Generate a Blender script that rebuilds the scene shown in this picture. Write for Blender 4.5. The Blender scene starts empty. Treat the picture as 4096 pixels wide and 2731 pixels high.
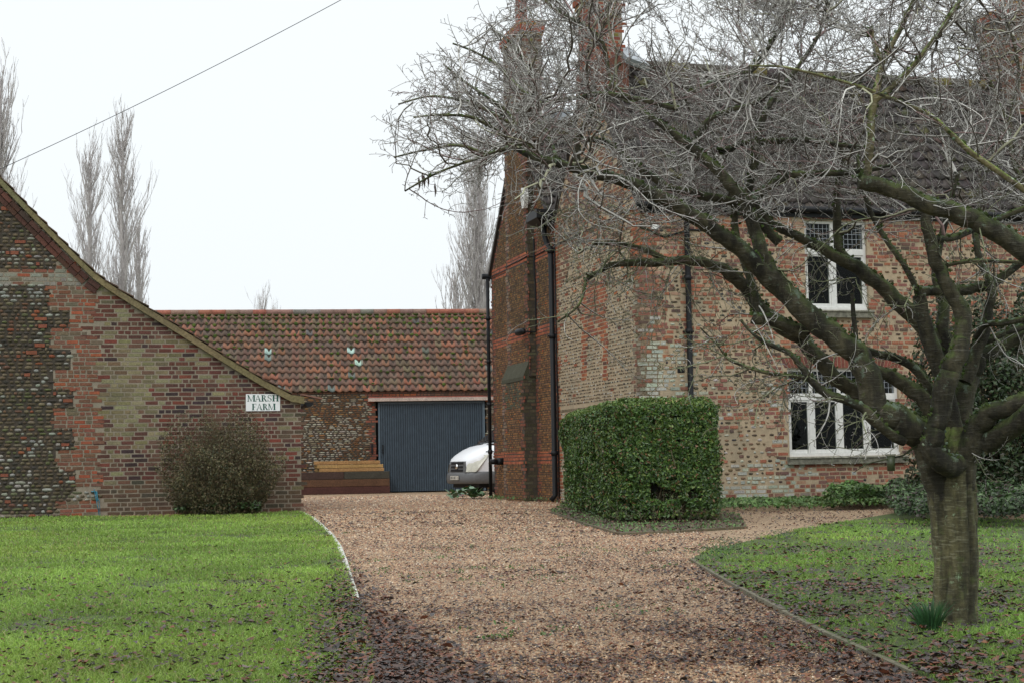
import bpy, math, random
import numpy as np
from mathutils import Vector, Matrix, geometry
random.seed(7); RNG = np.random.default_rng(11)
R = random.random
def U_(a, b): return random.uniform(a, b)
scene = bpy.context.scene
COL = scene.collection

# ------------------------------------------------------------------ camera
F = 6200.0; CAMZ = 0.9; PIT = math.atan(0.0782); ROLL = 0.017
CAM = Vector((0, 0, CAMZ))
fw = Vector((0, math.cos(PIT), math.sin(PIT)))
r0 = Vector((1, 0, 0)); u0 = Vector((0, -math.sin(PIT), math.cos(PIT)))
cr = r0 * math.cos(ROLL) - u0 * math.sin(ROLL)
cu = u0 * math.cos(ROLL) + r0 * math.sin(ROLL)
K = 4096 / 2352.0
def ray(x, y):
    return fw + cr * ((x * K - 2048) / F) + cu * ((1365.5 - y * K) / F)
def P(x, y, Y):
    d = ray(x, y); return CAM + d * (Y / d.y)
def G(x, y, z=0.0):
    d = ray(x, y); return CAM + d * ((z - CAMZ) / d.z)
def proj(p):
    q = Vector(p) - CAM; k = q.dot(fw)
    return ((q.dot(cr) / k * F + 2048) / K, (1365.5 - q.dot(cu) / k * F) / K)
def hit(x, y, org, n):
    d = ray(x, y); return CAM + d * ((org - CAM).dot(n) / d.dot(n))
cd = bpy.data.cameras.new('camera'); co = bpy.data.objects.new('camera', cd); COL.objects.link(co)
cd.sensor_width = 36; cd.lens = 36 * F / 4096; cd.clip_end = 3000; cd.clip_start = 0.05
M = Matrix((cr, cu, -fw)).transposed().to_4x4(); M.translation = CAM
co.matrix_world = M; scene.camera = co

# ------------------------------------------------------------------ mesh builder
Z = Vector((0, 0, 1))
class MB:
    def __init__(s): s.v = []; s.f = []; s.m = []; s.c = []; s.s = []
    def add(s, vs, fs, col=(1, 1, 1), mi=0, smooth=False):
        b = len(s.v); s.v.extend(tuple(q) for q in vs)
        if col and isinstance(col[0], (tuple, list)): s.c.extend(col)
        else: s.c.extend([col] * len(vs))
        for q in fs: s.f.append(tuple(i + b for i in q)); s.m.append(mi); s.s.append(smooth)
    def box(s, o, a, b, c, col=(1, 1, 1), mi=0):
        o = Vector(o); vs = [o, o + a, o + a + b, o + b, o + c, o + a + c, o + a + b + c, o + b + c]
        s.add(vs, [(0, 1, 2, 3), (4, 5, 6, 7), (0, 1, 5, 4), (1, 2, 6, 5), (2, 3, 7, 6), (3, 0, 4, 7)], col, mi)
    def tube(s, pts, rad, n=8, col=(1, 1, 1), mi=0, cap=True, rough=0.0, smooth=True):
        pts = [Vector(p) for p in pts]
        if not isinstance(rad, (list, tuple)): rad = [rad] * len(pts)
        vs = []; cs = []; t0 = (pts[1] - pts[0]).normalized()
        nx = t0.cross(Z if abs(t0.z) < .9 else Vector((1, 0, 0))).normalized()
        for i, p in enumerate(pts):
            t = (pts[min(i + 1, len(pts) - 1)] - pts[max(i - 1, 0)]).normalized()
            nx = (nx - t * nx.dot(t)).normalized(); ny = t.cross(nx)
            for k in range(n):
                a = 2 * math.pi * k / n; rr = rad[i] * (1 + (U_(-rough, rough) if rough else 0))
                vs.append(p + (nx * math.cos(a) + ny * math.sin(a)) * rr)
            cs.extend([col[i] if isinstance(col[0], (tuple, list)) else col] * n)
        fs = []
        for i in range(len(pts) - 1):
            for k in range(n):
                k2 = (k + 1) % n; fs.append((i * n + k, i * n + k2, (i + 1) * n + k2, (i + 1) * n + k))
        if cap: fs.append(tuple(range(n))[::-1]); fs.append(tuple((len(pts) - 1) * n + k for k in range(n)))
        s.add(vs, fs, cs, mi, smooth)
    def prism(s, poly, d, col=(1, 1, 1), mi=0, holes=()):
        """polygon (list of Vector) with holes, given depth vector d"""
        loops = [poly] + list(holes); flat = [p for l in loops for p in l]
        tri = geometry.tessellate_polygon(loops); n = len(flat)
        vs = flat + [p + d for p in flat]
        fs = [tuple(t) for t in tri] + [tuple(i + n for i in t) for t in tri]
        b = 0
        for l in loops:
            for i in range(len(l)):
                j = (i + 1) % len(l); fs.append((b + i, b + j, b + j + n, b + i + n))
            b += len(l)
        s.add(vs, fs, col, mi)
    def build(s, name, mats, parent=None):
        me = bpy.data.meshes.new(name); me.from_pydata(s.v, [], s.f)
        if not isinstance(mats, (list, tuple)): mats = [mats]
        for m in mats: me.materials.append(m)
        me.polygons.foreach_set('material_index', s.m); me.polygons.foreach_set('use_smooth', s.s)
        at = me.color_attributes.new('Col', 'FLOAT_COLOR', 'POINT')
        a = np.ones((len(s.v), 4), dtype=np.float32); a[:, :3] = np.array(s.c, dtype=np.float32).reshape(-1, 3)[:len(s.v)]
        at.data.foreach_set('color', a.ravel()); me.update()
        return link(name, me, parent)
def link(name, me, parent=None):
    o = bpy.data.objects.new(name, me); COL.objects.link(o)
    if parent:
        o.parent = parent; o.matrix_parent_inverse = parent.matrix_world.inverted() if False else Matrix.Translation(-parent.location)
    return o
def empty(name, loc, label, cat, group=None):
    o = bpy.data.objects.new(name, None); COL.objects.link(o); o.location = loc; o.empty_display_size = .2
    return tag(o, label, cat, group)
def tag(o, label=None, cat=None, group=None, kind=None):
    if label: o['label'] = label
    if cat: o['category'] = cat
    if group: o['group'] = group
    if kind: o['kind'] = kind
    return o
def npmesh(name, verts, faces_flat, loop_n, cols, mat, parent=None, smooth=False):
    """fast mesh: verts (n,3), faces_flat 1d indices, loop_n 1d loop counts"""
    me = bpy.data.meshes.new(name); nv = len(verts); nl = len(faces_flat); nf = len(loop_n)
    me.vertices.add(nv); me.vertices.foreach_set('co', verts.astype(np.float32).ravel())
    me.loops.add(nl); me.loops.foreach_set('vertex_index', faces_flat.astype(np.int32))
    me.polygons.add(nf); st = np.concatenate([[0], np.cumsum(loop_n)[:-1]]).astype(np.int32)
    me.polygons.foreach_set('loop_start', st)
    me.polygons.foreach_set('use_smooth', np.full(nf, smooth))
    me.materials.append(mat); me.update(calc_edges=True)
    at = me.color_attributes.new('Col', 'FLOAT_COLOR', 'POINT')
    a = np.ones((nv, 4), dtype=np.float32); a[:, :3] = cols; at.data.foreach_set('color', a.ravel())
    me.validate(); return link(name, me, parent)

# ------------------------------------------------------------------ materials
def newmat(name):
    m = bpy.data.materials.new(name); m.use_nodes = True
    nt = m.node_tree; return m, nt, nt.nodes['Principled BSDF']
def N(nt, t, **k):
    n = nt.nodes.new(t)
    for a, b in k.items(): setattr(n, a, b)
    return n
def L(nt, a, b): nt.links.new(a, b)
def noise(nt, scale, detail=4, rough=.6, vec=None, stretch=None):
    n = N(nt, 'ShaderNodeTexNoise'); n.inputs['Scale'].default_value = scale
    n.inputs['Detail'].default_value = detail; n.inputs['Roughness'].default_value = rough
    tc = N(nt, 'ShaderNodeTexCoord')
    if stretch:
        mp = N(nt, 'ShaderNodeMapping'); mp.inputs['Scale'].default_value = stretch
        L(nt, tc.outputs['Object'], mp.inputs[0]); L(nt, mp.outputs[0], n.inputs['Vector'])
    else: L(nt, tc.outputs['Object'], n.inputs['Vector'])
    return n.outputs['Fac']
def ramp(nt, fac, stops):
    r = N(nt, 'ShaderNodeValToRGB'); e = r.color_ramp.elements
    while len(e) < len(stops): e.new(.5)
    for q, (p, c) in zip(e, stops): q.position = p; q.color = (c, c, c, 1) if not isinstance(c, tuple) else (*c, 1)
    L(nt, fac, r.inputs[0]); return r.outputs[0]
def mix(nt, mode, fac, a, b):
    m = N(nt, 'ShaderNodeMix', data_type='RGBA', blend_type=mode)
    for sk, v in ((m.inputs[0], fac), (m.inputs[6], a), (m.inputs[7], b)):
        if isinstance(v, (int, float)): sk.default_value = v
        elif isinstance(v, tuple): sk.default_value = (*v, 1)
        else: L(nt, v, sk)
    return m.outputs[2]
def bump(nt, bs, h, strength=.4, dist=.01):
    b = N(nt, 'ShaderNodeBump'); b.inputs['Strength'].default_value = strength; b.inputs['Distance'].default_value = dist
    L(nt, h, b.inputs['Height']); L(nt, b.outputs[0], bs.inputs['Normal'])
def colmat(name, rough=.85, lo=.7, hi=1.25, sc=40, bstr=.3, spec=.3, sc2=3.0, lo2=.85, hi2=1.15):
    """vertex colour times two octaves of mottling"""
    m, nt, bs = newmat(name); at = N(nt, 'ShaderNodeVertexColor'); at.layer_name = 'Col'
    n1 = noise(nt, sc); n2 = noise(nt, sc2, 3)
    c = mix(nt, 'MULTIPLY', 1.0, at.outputs[0], ramp(nt, n1, [(.3, lo), (.7, hi)]))
    c = mix(nt, 'MULTIPLY', 1.0, c, ramp(nt, n2, [(.3, lo2), (.7, hi2)]))
    L(nt, c, bs.inputs['Base Color']); bs.inputs['Roughness'].default_value = rough
    bs.inputs['Specular IOR Level'].default_value = spec
    if bstr: bump(nt, bs, n1, bstr, .006)
    return m
def flatmat(name, col, rough=.6, lo=.85, hi=1.1, sc=12, metal=0, spec=.5, bstr=.0):
    m, nt, bs = newmat(name); n1 = noise(nt, sc)
    c = mix(nt, 'MULTIPLY', 1.0, col, ramp(nt, n1, [(.3, lo), (.7, hi)]))
    L(nt, c, bs.inputs['Base Color']); bs.inputs['Roughness'].default_value = rough
    bs.inputs['Metallic'].default_value = metal; bs.inputs['Specular IOR Level'].default_value = spec
    if bstr: bump(nt, bs, n1, bstr, .005)
    return m
def mortar(name, c1, c2, c3, sc=8):
    m, nt, bs = newmat(name); a = noise(nt, sc, 6, .7); b = noise(nt, 1.2, 3); g = noise(nt, 140, 2)
    c = mix(nt, 'MIX', ramp(nt, a, [(.35, 0.), (.65, 1.)]), c1, c2)
    c = mix(nt, 'MIX', ramp(nt, b, [(.5, 0.), (.75, .8)]), c, c3)
    c = mix(nt, 'MULTIPLY', 1.0, c, ramp(nt, g, [(.3, .7), (.7, 1.2)]))
    L(nt, c, bs.inputs['Base Color']); bs.inputs['Roughness'].default_value = .95; bump(nt, bs, a, .5, .02)
    return m
MASON = colmat('masonry_units', .9, .62, 1.3, 45, .5)
MORT_CREAM = mortar('cream_lime_mortar', (.47, .37, .25), (.36, .285, .19), (.25, .22, .16))
MORT_BARN = mortar('grey_mortar', (.26, .22, .17), (.17, .145, .11), (.1, .1, .075))
MORT_DARK = mortar('dark_joint', (.075, .06, .045), (.05, .04, .03), (.04, .04, .03))
MORT_MOD = mortar('pale_pointing', (.31, .265, .205), (.25, .21, .16), (.18, .165, .12))
TILE = colmat('pantile', .85, .65, 1.25, 30, .4, .3)
TIMBER = colmat('painted_or_weathered_timber', .85, .6, 1.2, 25, .4)
WHITE = flatmat('white_paint', (.72, .72, .69), .5, .86, 1.04)
BLACK = flatmat('black_plastic', (.010, .011, .013), .5, spec=.25)
STONE = flatmat('sill_stone', (.22, .215, .17), .9, .45, 1.25, 14, bstr=.4)
LEAD = flatmat('lead', (.32, .35, .38), .5, .8, 1.15, 10)
LEAF = colmat('leaf', .5, .8, 1.2, 60, 0, .4)
DRYLEAF = colmat('dead_leaf', .45, .7, 1.2, 60, 0, .5)
STEEL = flatmat('steel', (.6, .6, .6), .2, metal=1)
SOIL = mortar('soil', (.09, .06, .04), (.13, .09, .06), (.05, .07, .025), 20)

def jit(c, a=.12, b=.06):
    k = 1 + U_(-a, a); return tuple(max(0.004, q * k * (1 + U_(-b, b))) for q in c)
def pick(pal):
    t = sum(w for w, _ in pal) * R()
    for w, c in pal:
        t -= w
        if t <= 0: return c
    return pal[-1][1]

# ------------------------------------------------------------------ masonry generator
def unit(mb, o, A, Nn, u, z, w, h, pr, col, rnd):
    """one brick (rnd=0) or cobble (rnd=1) on the wall plane"""
    if rnd < .5:
        a = max(w, .01) / 2; b = max(h, .01) / 2; q = .12 * h
        js = [(-a + U_(0, q), -b + U_(0, q)), (a - U_(0, q), -b + U_(0, q)), (a - U_(0, q), b - U_(0, q)), (-a + U_(0, q), b - U_(0, q))]
        tl = U_(-.002, .002)
        vs = [o + A * (u + x) + Z * (z + y) + Nn * (-.01) for x, y in js]
        vs += [o + A * (u + x * (1 - .004 / a)) + Z * (z + y * .965) + Nn * (pr + (tl if x > 0 else -tl)) for x, y in js]
        mb.add(vs, [(4, 5, 6, 7), (0, 1, 5, 4), (1, 2, 6, 5), (2, 3, 7, 6), (3, 0, 4, 7)], col, 1)
    else:
        n = 7; ph = R() * 6; vs = []; a = w / 2; b = h / 2
        rr = [U_(.82, 1.05) for _ in range(n)]; cx = U_(-.2, .2) * a; cy = U_(-.1, .3) * b
        for i in range(n):
            t = ph + 6.2832 * i / n; ct, st = math.cos(t), math.sin(t)
            ct = math.copysign(abs(ct) ** .75, ct); st = math.copysign(abs(st) ** .75, st)
            vs.append(o + A * (u + a * ct * rr[i]) + Z * (z + b * st * rr[i]) - Nn * .01)
        for i in range(n):
            t = ph + 6.2832 * i / n; ct, st = math.cos(t), math.sin(t)
            vs.append(o + A * (u + cx * .5 + a * ct * rr[i] * .72) + Z * (z + cy * .5 + b * st * rr[i] * .72) + Nn * pr * .75)
        vs.append(o + A * (u + cx) + Z * (z + cy) + Nn * pr)
        fs = [(i, (i + 1) % n, n + (i + 1) % n, n + i) for i in range(n)] + [(n + i, n + (i + 1) % n, 2 * n) for i in range(n)]
        mb.add(vs, fs, col, 1, True)
STY = {  # course height, (min,max) length, joint, protrusion, round chance, jitter
    'brick': (.079, [(.228, 1), (.115, 1)], .012, .006, 0, .004),
    'modern': (.0865, [(.262, 1.4), (.13, 1)], .011, .005, 0, 0),
    'old': (.082, [(.235, 1), (.12, .8)], .013, .010, 0, .004),
    'rubble': (.072, [(.08, 1), (.12, 1.5), (.17, 1.2), (.22, .4)], .001, .032, 1, .007),
    'car': (.052, [(.05, 1), (.08, 1.5), (.11, .8)], .008, .008, .0, .004),
    'flint': (.066, [(.06, 1), (.075, 1.2), (.10, .5)], .020, .016, 1, .009),
    'mix': (.082, [(.11, 1), (.16, 1), (.21, .7)], .018, .014, .5, .010),
    'flat': (.062, [(.10, 1), (.16, 1), (.24, .7)], .004, .02, 1, .008),
}
def masonry(mb, o, A, Nn, u0_, u1_, z0_, z1_, fn, styles):
    for st in styles:
        ch, lens, jt, pr, rd, jj = STY[st]; z = z0_ + ch / 2; row = 0
        while z < z1_:
            u = u0_ - (R() * .2 if st != 'modern' else (.065 if row % 2 else 0)); row += 1; k = row
            wav = U_(-jj, jj)
            while u < u1_:
                if st == 'modern': l = lens[0][0] if R() < .62 else lens[1][0]
                else: l = pick([(w, q) for q, w in lens]) * U_(.93, 1.07)
                uc = u + l / 2
                if uc > u0_ and uc < u1_:
                    r = fn(uc, z)
                    if r and r[0] == st:
                        col, rnd = r[1], (r[2] if len(r) > 2 else rd)
                        if col is not None:
                            h = ch - jt; w = l - jt
                            if st == 'rubble': h *= U_(.8, 1.22); w *= U_(.9, 1.08)
                            if rnd >= .5 and st in ('flint', 'mix'): h *= U_(.75, 1.1); w *= U_(.6, 1.)
                            unit(mb, o, A, Nn, uc + U_(-jj, jj), z + wav + U_(-jj, jj) * .6, w, h, pr * U_(.6, 1.3), jit(col), rnd)
                u += l
            z += ch

# palettes (linear)
RED = [(3, (.32, .095, .045)), (3, (.25, .08, .045)), (2, (.40, .14, .06)), (1.5, (.20, .085, .06)), (.6, (.10, .05, .04))]
ORANGE = [(3, (.34, .135, .08)), (3, (.28, .11, .07)), (2.5, (.24, .11, .085)), (1.6, (.18, .10, .08)), (1.4, (.34, .21, .145)), (.5, (.12, .08, .065))]
BANDRED = [(3, (.34, .105, .055)), (2, (.27, .085, .05)), (1, (.40, .13, .06))]
CAR = [(3, (.205, .108, .052)), (3, (.155, .082, .042)), (2, (.26, .135, .055)), (1.5, (.10, .055, .03)), (.25, (.34, .15, .04)), (.15, (.33, .09, .03))]
RUB = [(3, (.095, .076, .05)), (3, (.125, .098, .062)), (2, (.16, .13, .085)), (1.2, (.055, .05, .042)), (.25, (.30, .30, .26)), (.35, (.24, .085, .045)), (1.4, (.11, .115, .055)), (.9, (.15, .085, .055))]
FLI = [(3, (.10, .075, .05)), (2, (.17, .12, .075)), (2, (.055, .05, .045)), (1.5, (.22, .19, .14)), (.8, (.40, .40, .36)), (.4, (.26, .13, .07))]

# ================================================================== GROUND
def inpoly(px, py, poly):
    r = np.zeros(len(px), bool); n = len(poly)
    for i in range(n):
        x1, y1 = poly[i]; x2, y2 = poly[(i + 1) % n]
        if y1 == y2: continue
        c = ((y1 > py) != (y2 > py)) & (px < (x2 - x1) * (py - y1) / (y2 - y1) + x1); r ^= c
    return r
def g2(x, y): p = G(x, y); return (p.x, p.y)
EDGE_L = [(692, 1176), (715, 1187), (740, 1208), (762, 1230), (780, 1258), (792, 1290), (803, 1330), (817, 1378)]
EDGE_R = [(1588, 1288), (1610, 1303), (1700, 1357), (1800, 1410), (1900, 1463), (2000, 1508), (2100, 1555)]
LAWN_L = [(-30., 30.5), g2(-20, 1186), g2(300, 1187)] + [g2(*p) for p in EDGE_L] + [g2(838, 1430), g2(850, 1500), g2(856, 1568), (g2(850, 1568)[0] * .6 - .1, 3.), (-30, 3.)]
LAWN_R = [g2(*p) for p in EDGE_R] + [(g2(2100, 1555)[0] + .25, 4.8), (3., 2.), (30, 2.), (30, 19.), (g2(2352, 1195)[0], g2(2352, 1195)[1]), g2(2200, 1185), g2(2060, 1178), g2(2000, 1188), g2(1900, 1205), g2(1800, 1226), g2(1700, 1248), g2(1640, 1262), g2(1600, 1278)]
def sheet(name, poly, z, mat, kind='structure'):
    mb = MB(); vs = [Vector((x, y, z)) for x, y in poly]
    mb.add(vs, [tuple(t) for t in geometry.tessellate_polygon([vs])]); o = mb.build(name, mat); tag(o, kind=kind); return o
# far ground
m, nt, bs = newmat('far_grass'); a = noise(nt, .6, 5)
L(nt, mix(nt, 'MIX', a, (.06, .10, .025), (.11, .12, .05)), bs.inputs['Base Color']); bs.inputs['Roughness'].default_value = 1
sheet('ground', [(-1500, -300), (1500, -300), (1500, 2500), (-1500, 2500)], -.012, m)
# gravel sheet
m, nt, bs = newmat('gravel'); tc = N(nt, 'ShaderNodeTexCoord')
vo = N(nt, 'ShaderNodeTexVoronoi'); vo.inputs['Scale'].default_value = 62; L(nt, tc.outputs['Object'], vo.inputs['Vector'])
sep = N(nt, 'ShaderNodeSeparateColor'); L(nt, vo.outputs['Color'], sep.inputs[0])
c = ramp(nt, sep.outputs[0], [(0, (.11, .07, .045)), (.25, (.27, .165, .09)), (.55, (.42, .275, .155)), (.8, (.54, .385, .235)), (1, (.66, .54, .39))])
c = mix(nt, 'MULTIPLY', 1.0, c, ramp(nt, vo.outputs['Distance'], [(.0, 1.08), (.65, .85), (.95, .3)]))
pb = noise(nt, .55, 5, .7)
c = mix(nt, 'MIX', ramp(nt, pb, [(.52, 0.), (.74, .45)]), c, (.16, .095, .06))
c = mix(nt, 'MULTIPLY', 1.0, c, ramp(nt, noise(nt, 2.2, 5), [(.3, .78), (.7, 1.1)]))
L(nt, c, bs.inputs['Base Color']); bs.inputs['Roughness'].default_value = .7
bump(nt, bs, vo.outputs['Distance'], 1.0, -.012)
sheet('gravel_drive', [(-9, 1), (14, 1), (14, 34), (2.2, 36), (2.2, 60), (-22, 60), (-22, 31)], 0, m)
# lawn soil sheets
m, nt, bs = newmat('lawn_soil'); a = noise(nt, 9, 6, .7); b = noise(nt, .8, 4)
c = mix(nt, 'MIX', ramp(nt, a, [(.4, 0.), (.62, 1.)]), (.035, .05, .014), (.085, .13, .028))
c = mix(nt, 'MIX', ramp(nt, b, [(.52, 0.), (.7, .7)]), c, (.05, .04, .025))
L(nt, c, bs.inputs['Base Color']); bs.inputs['Roughness'].default_value = 1; bump(nt, bs, a, .8, .02)
sheet('lawn', LAWN_L, .012, m); sheet('lawn', LAWN_R, .012, m)

def wsample(n, y0, y1, pw, xr=.37):
    """world samples whose density thins out with distance"""
    t = RNG.random(n); e = 1 - pw
    Y = (y0 ** e + t * (y1 ** e - y0 ** e)) ** (1 / e)
    X = (RNG.random(n) * 2 - 1) * (xr * Y + .3); return X, Y
def vnoise(x, y, s, seed=0):
    """cheap smooth value noise"""
    g = np.random.default_rng(seed).random((64, 64)); fx = x / s + 1000; fy = y / s + 1000
    ix = np.floor(fx).astype(int); iy = np.floor(fy).astype(int); tx = fx - ix; ty = fy - iy
    tx = tx * tx * (3 - 2 * tx); ty = ty * ty * (3 - 2 * ty)
    a = g[ix % 64, iy % 64]; b = g[(ix + 1) % 64, iy % 64]; c = g[ix % 64, (iy + 1) % 64]; d = g[(ix + 1) % 64, (iy + 1) % 64]
    return (a * (1 - tx) + b * tx) * (1 - ty) + (c * (1 - tx) + d * tx) * ty
def grass(name, poly, n, base, dens_seed, hmin=.014, hmax=.037, bare=.0, y1=32, label=''):
    X, Y = wsample(int(n * 1.3), 4.5, y1, 1.35, .48); k = inpoly(X, Y, poly); X = X[k]; Y = Y[k]
    nn = .6 * vnoise(X, Y, .35, dens_seed) + .4 * vnoise(X, Y, 1.3, dens_seed + 1)
    k = RNG.random(len(X)) < np.clip((nn - bare) * 4, .16, 1); X = X[k]; Y = Y[k]; nn = nn[k]; m_ = len(X)
    h = (hmin + (hmax - hmin) * RNG.random(m_) ** 1.4) * (.7 + .7 * nn) * (1 + Y / 60); w = .0017 * np.maximum(1, Y / 6.5) * (.7 + .7 * RNG.random(m_))
    a = RNG.random(m_) * 6.283; ca, sa = np.cos(a), np.sin(a); b = RNG.random(m_) * 6.283; ln = h * (.2 + 1.1 * RNG.random(m_))
    V = np.zeros((m_, 5, 3)); z0 = .008
    V[:, 0] = np.stack([X - ca * w, Y - sa * w, np.full(m_, z0)], 1); V[:, 1] = np.stack([X + ca * w, Y + sa * w, np.full(m_, z0)], 1)
    mx = X + np.cos(b) * ln * .35; my = Y + np.sin(b) * ln * .35
    V[:, 2] = np.stack([mx + ca * w * .8, my + sa * w * .8, z0 + h * .6], 1); V[:, 3] = np.stack([mx - ca * w * .8, my - sa * w * .8, z0 + h * .6], 1)
    V[:, 4] = np.stack([X + np.cos(b) * ln, Y + np.sin(b) * ln, z0 + h * (.75 + .25 * RNG.random(m_))], 1)
    i = np.arange(m_) * 5
    Fq = np.stack([i, i + 1, i + 2, i + 3, i + 3, i + 2, i + 4], 1).ravel(); ln_ = np.tile([4, 3], m_)
    cols = np.array(base)[None, :] * (.65 + .7 * RNG.random((m_, 1))) * (1 + .25 * (vnoise(X, Y, .9, 5)[:, None] - .5) * 2)
    yel = (RNG.random(m_) < .08); cols[yel] = np.array([.33, .31, .13]) * (.7 + .5 * RNG.random((yel.sum(), 1)))
    big = vnoise(X, Y * .7, 1.7, 9)[:, None]; md = vnoise(X, Y, .6, 19)[:, None]; cols = cols * (.88 + .24 * md) * (1 + np.array([.20, .02, -.05]) * np.clip(big - .5, 0, 1) * 1.4)
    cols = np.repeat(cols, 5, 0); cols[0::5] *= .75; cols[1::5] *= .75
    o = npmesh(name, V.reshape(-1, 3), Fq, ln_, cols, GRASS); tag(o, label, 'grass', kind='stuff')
m, nt, bs = newmat('grass_blade'); at = N(nt, 'ShaderNodeVertexColor'); at.layer_name = 'Col'
L(nt, at.outputs[0], bs.inputs['Base Color']); bs.inputs['Roughness'].default_value = .55
tr = N(nt, 'ShaderNodeBsdfTranslucent'); L(nt, at.outputs[0], tr.inputs[0]); ms = N(nt, 'ShaderNodeMixShader'); ms.inputs[0].default_value = .3
L(nt, bs.outputs[0], ms.inputs[1]); L(nt, tr.outputs[0], ms.inputs[2]); L(nt, ms.outputs[0], nt.nodes['Material Output'].inputs[0]); GRASS = m
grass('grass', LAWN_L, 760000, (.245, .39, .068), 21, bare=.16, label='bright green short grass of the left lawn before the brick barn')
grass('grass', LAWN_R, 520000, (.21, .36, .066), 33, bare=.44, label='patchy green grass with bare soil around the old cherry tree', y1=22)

# loose gravel stones near the camera
def stones():
    X, Y = wsample(420000, 4.8, 46, 1.45, .36)
    k = ~inpoly(X, Y, LAWN_L) & ~inpoly(X, Y, LAWN_R); X = X[k]; Y = Y[k]
    k = (X > -9); X = X[k]; Y = Y[k]; n = len(X)
    k_ = (Y < 17) | (X < 2.3); X = X[k_]; Y = Y[k_]; n = len(X)
    s = (.0040 + .0055 * RNG.random(n) ** 1.5) * np.maximum(1, Y / 9.5)
    oct_ = np.array([[1, 0, 0], [-.2, 1, 0], [-1, -.1, 0], [.1, -1, 0], [.1, .1, .75]])
    a = RNG.random(n) * 6.283; ca, sa = np.cos(a)[:, None], np.sin(a)[:, None]; asp = (.6 + .4 * RNG.random(n))[:, None]
    ox = oct_[None, :, 0]; oy = oct_[None, :, 1] * asp
    V = np.stack([X[:, None] + s[:, None] * (ox * ca - oy * sa), Y[:, None] + s[:, None] * (ox * sa + oy * ca), (RNG.random(n) * .006)[:, None] + s[:, None] * oct_[None, :, 2]], 2)
    i = np.arange(n) * 5; Fq = np.stack([i, i + 1, i + 4, i + 1, i + 2, i + 4, i + 2, i + 3, i + 4, i + 3, i, i + 4], 1).ravel()
    pal = np.array([(.60, .40, .24), (.70, .54, .37), (.50, .29, .16), (.37, .19, .11), (.80, .70, .56), (.17, .12, .10), (.44, .19, .11)])
    c = pal[RNG.choice(7, n, p=[.27, .22, .2, .12, .07, .06, .06])] * (.30 + .58 * RNG.random((n, 1))) * np.array([1.0, .95, .90])
    lt = vnoise(X, Y, 1.1, 77)[:, None]; c = c * (1 - .0 * lt)
    o = npmesh('gravel', V.reshape(-1, 3), Fq, np.full(n * 4, 3), np.repeat(c, 5, 0), colmat('pebble', .6, .8, 1.15, 90, 0, .45), smooth=True)
    tag(o, 'loose tan and cream pebbles covering the driveway', 'gravel', kind='stuff')
stones()

# dead leaves
def leaves_np(name, X, Y, Zb, size, pal, pr, mat, flat=.35, parent=None, asp=.55, curl=.35, smooth=False):
    n = len(X); a = RNG.random(n) * 6.283; tl = (RNG.random(n) - .5) * 2 * flat; rl = (RNG.random(n) - .5) * 2 * flat
    L_ = np.array([[-1, 0, 0], [-.3, -asp, curl], [.45, -asp * .75, curl], [1, 0, .25 * curl], [.45, asp * .75, curl], [-.3, asp, curl], [0, 0, -.05]])
    L_ = np.repeat(L_[None], n, 0) * size[:, None, None]
    L_[:, :, 2] *= (RNG.random((n, 7)) * 1.6 + .0) * np.sign(RNG.random((n, 1)) - .35)
    L_[:, :, 2] += L_[:, :, 0] * np.sin(tl)[:, None] + L_[:, :, 1] * np.sin(rl)[:, None]
    x = L_[:, :, 0] * np.cos(a)[:, None] - L_[:, :, 1] * np.sin(a)[:, None]; y = L_[:, :, 0] * np.sin(a)[:, None] + L_[:, :, 1] * np.cos(a)[:, None]
    V = np.stack([X[:, None] + x, Y[:, None] + y, Zb[:, None] + L_[:, :, 2] - np.minimum(L_[:, :, 2].min(1), 0)[:, None] * .8], 2)
    i = np.arange(n) * 7; q = []
    for j in range(6): q += [i + j, i + (j + 1) % 6, i + 6]
    Fq = np.stack(q, 1).ravel(); c = np.array(pal)[RNG.choice(len(pal), n, p=pr)] * (.6 + .7 * RNG.random((n, 1)))
    return npmesh(name, V.reshape(-1, 3), Fq, np.full(n * 6, 3), np.repeat(c, 7, 0), mat, parent, smooth)
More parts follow.
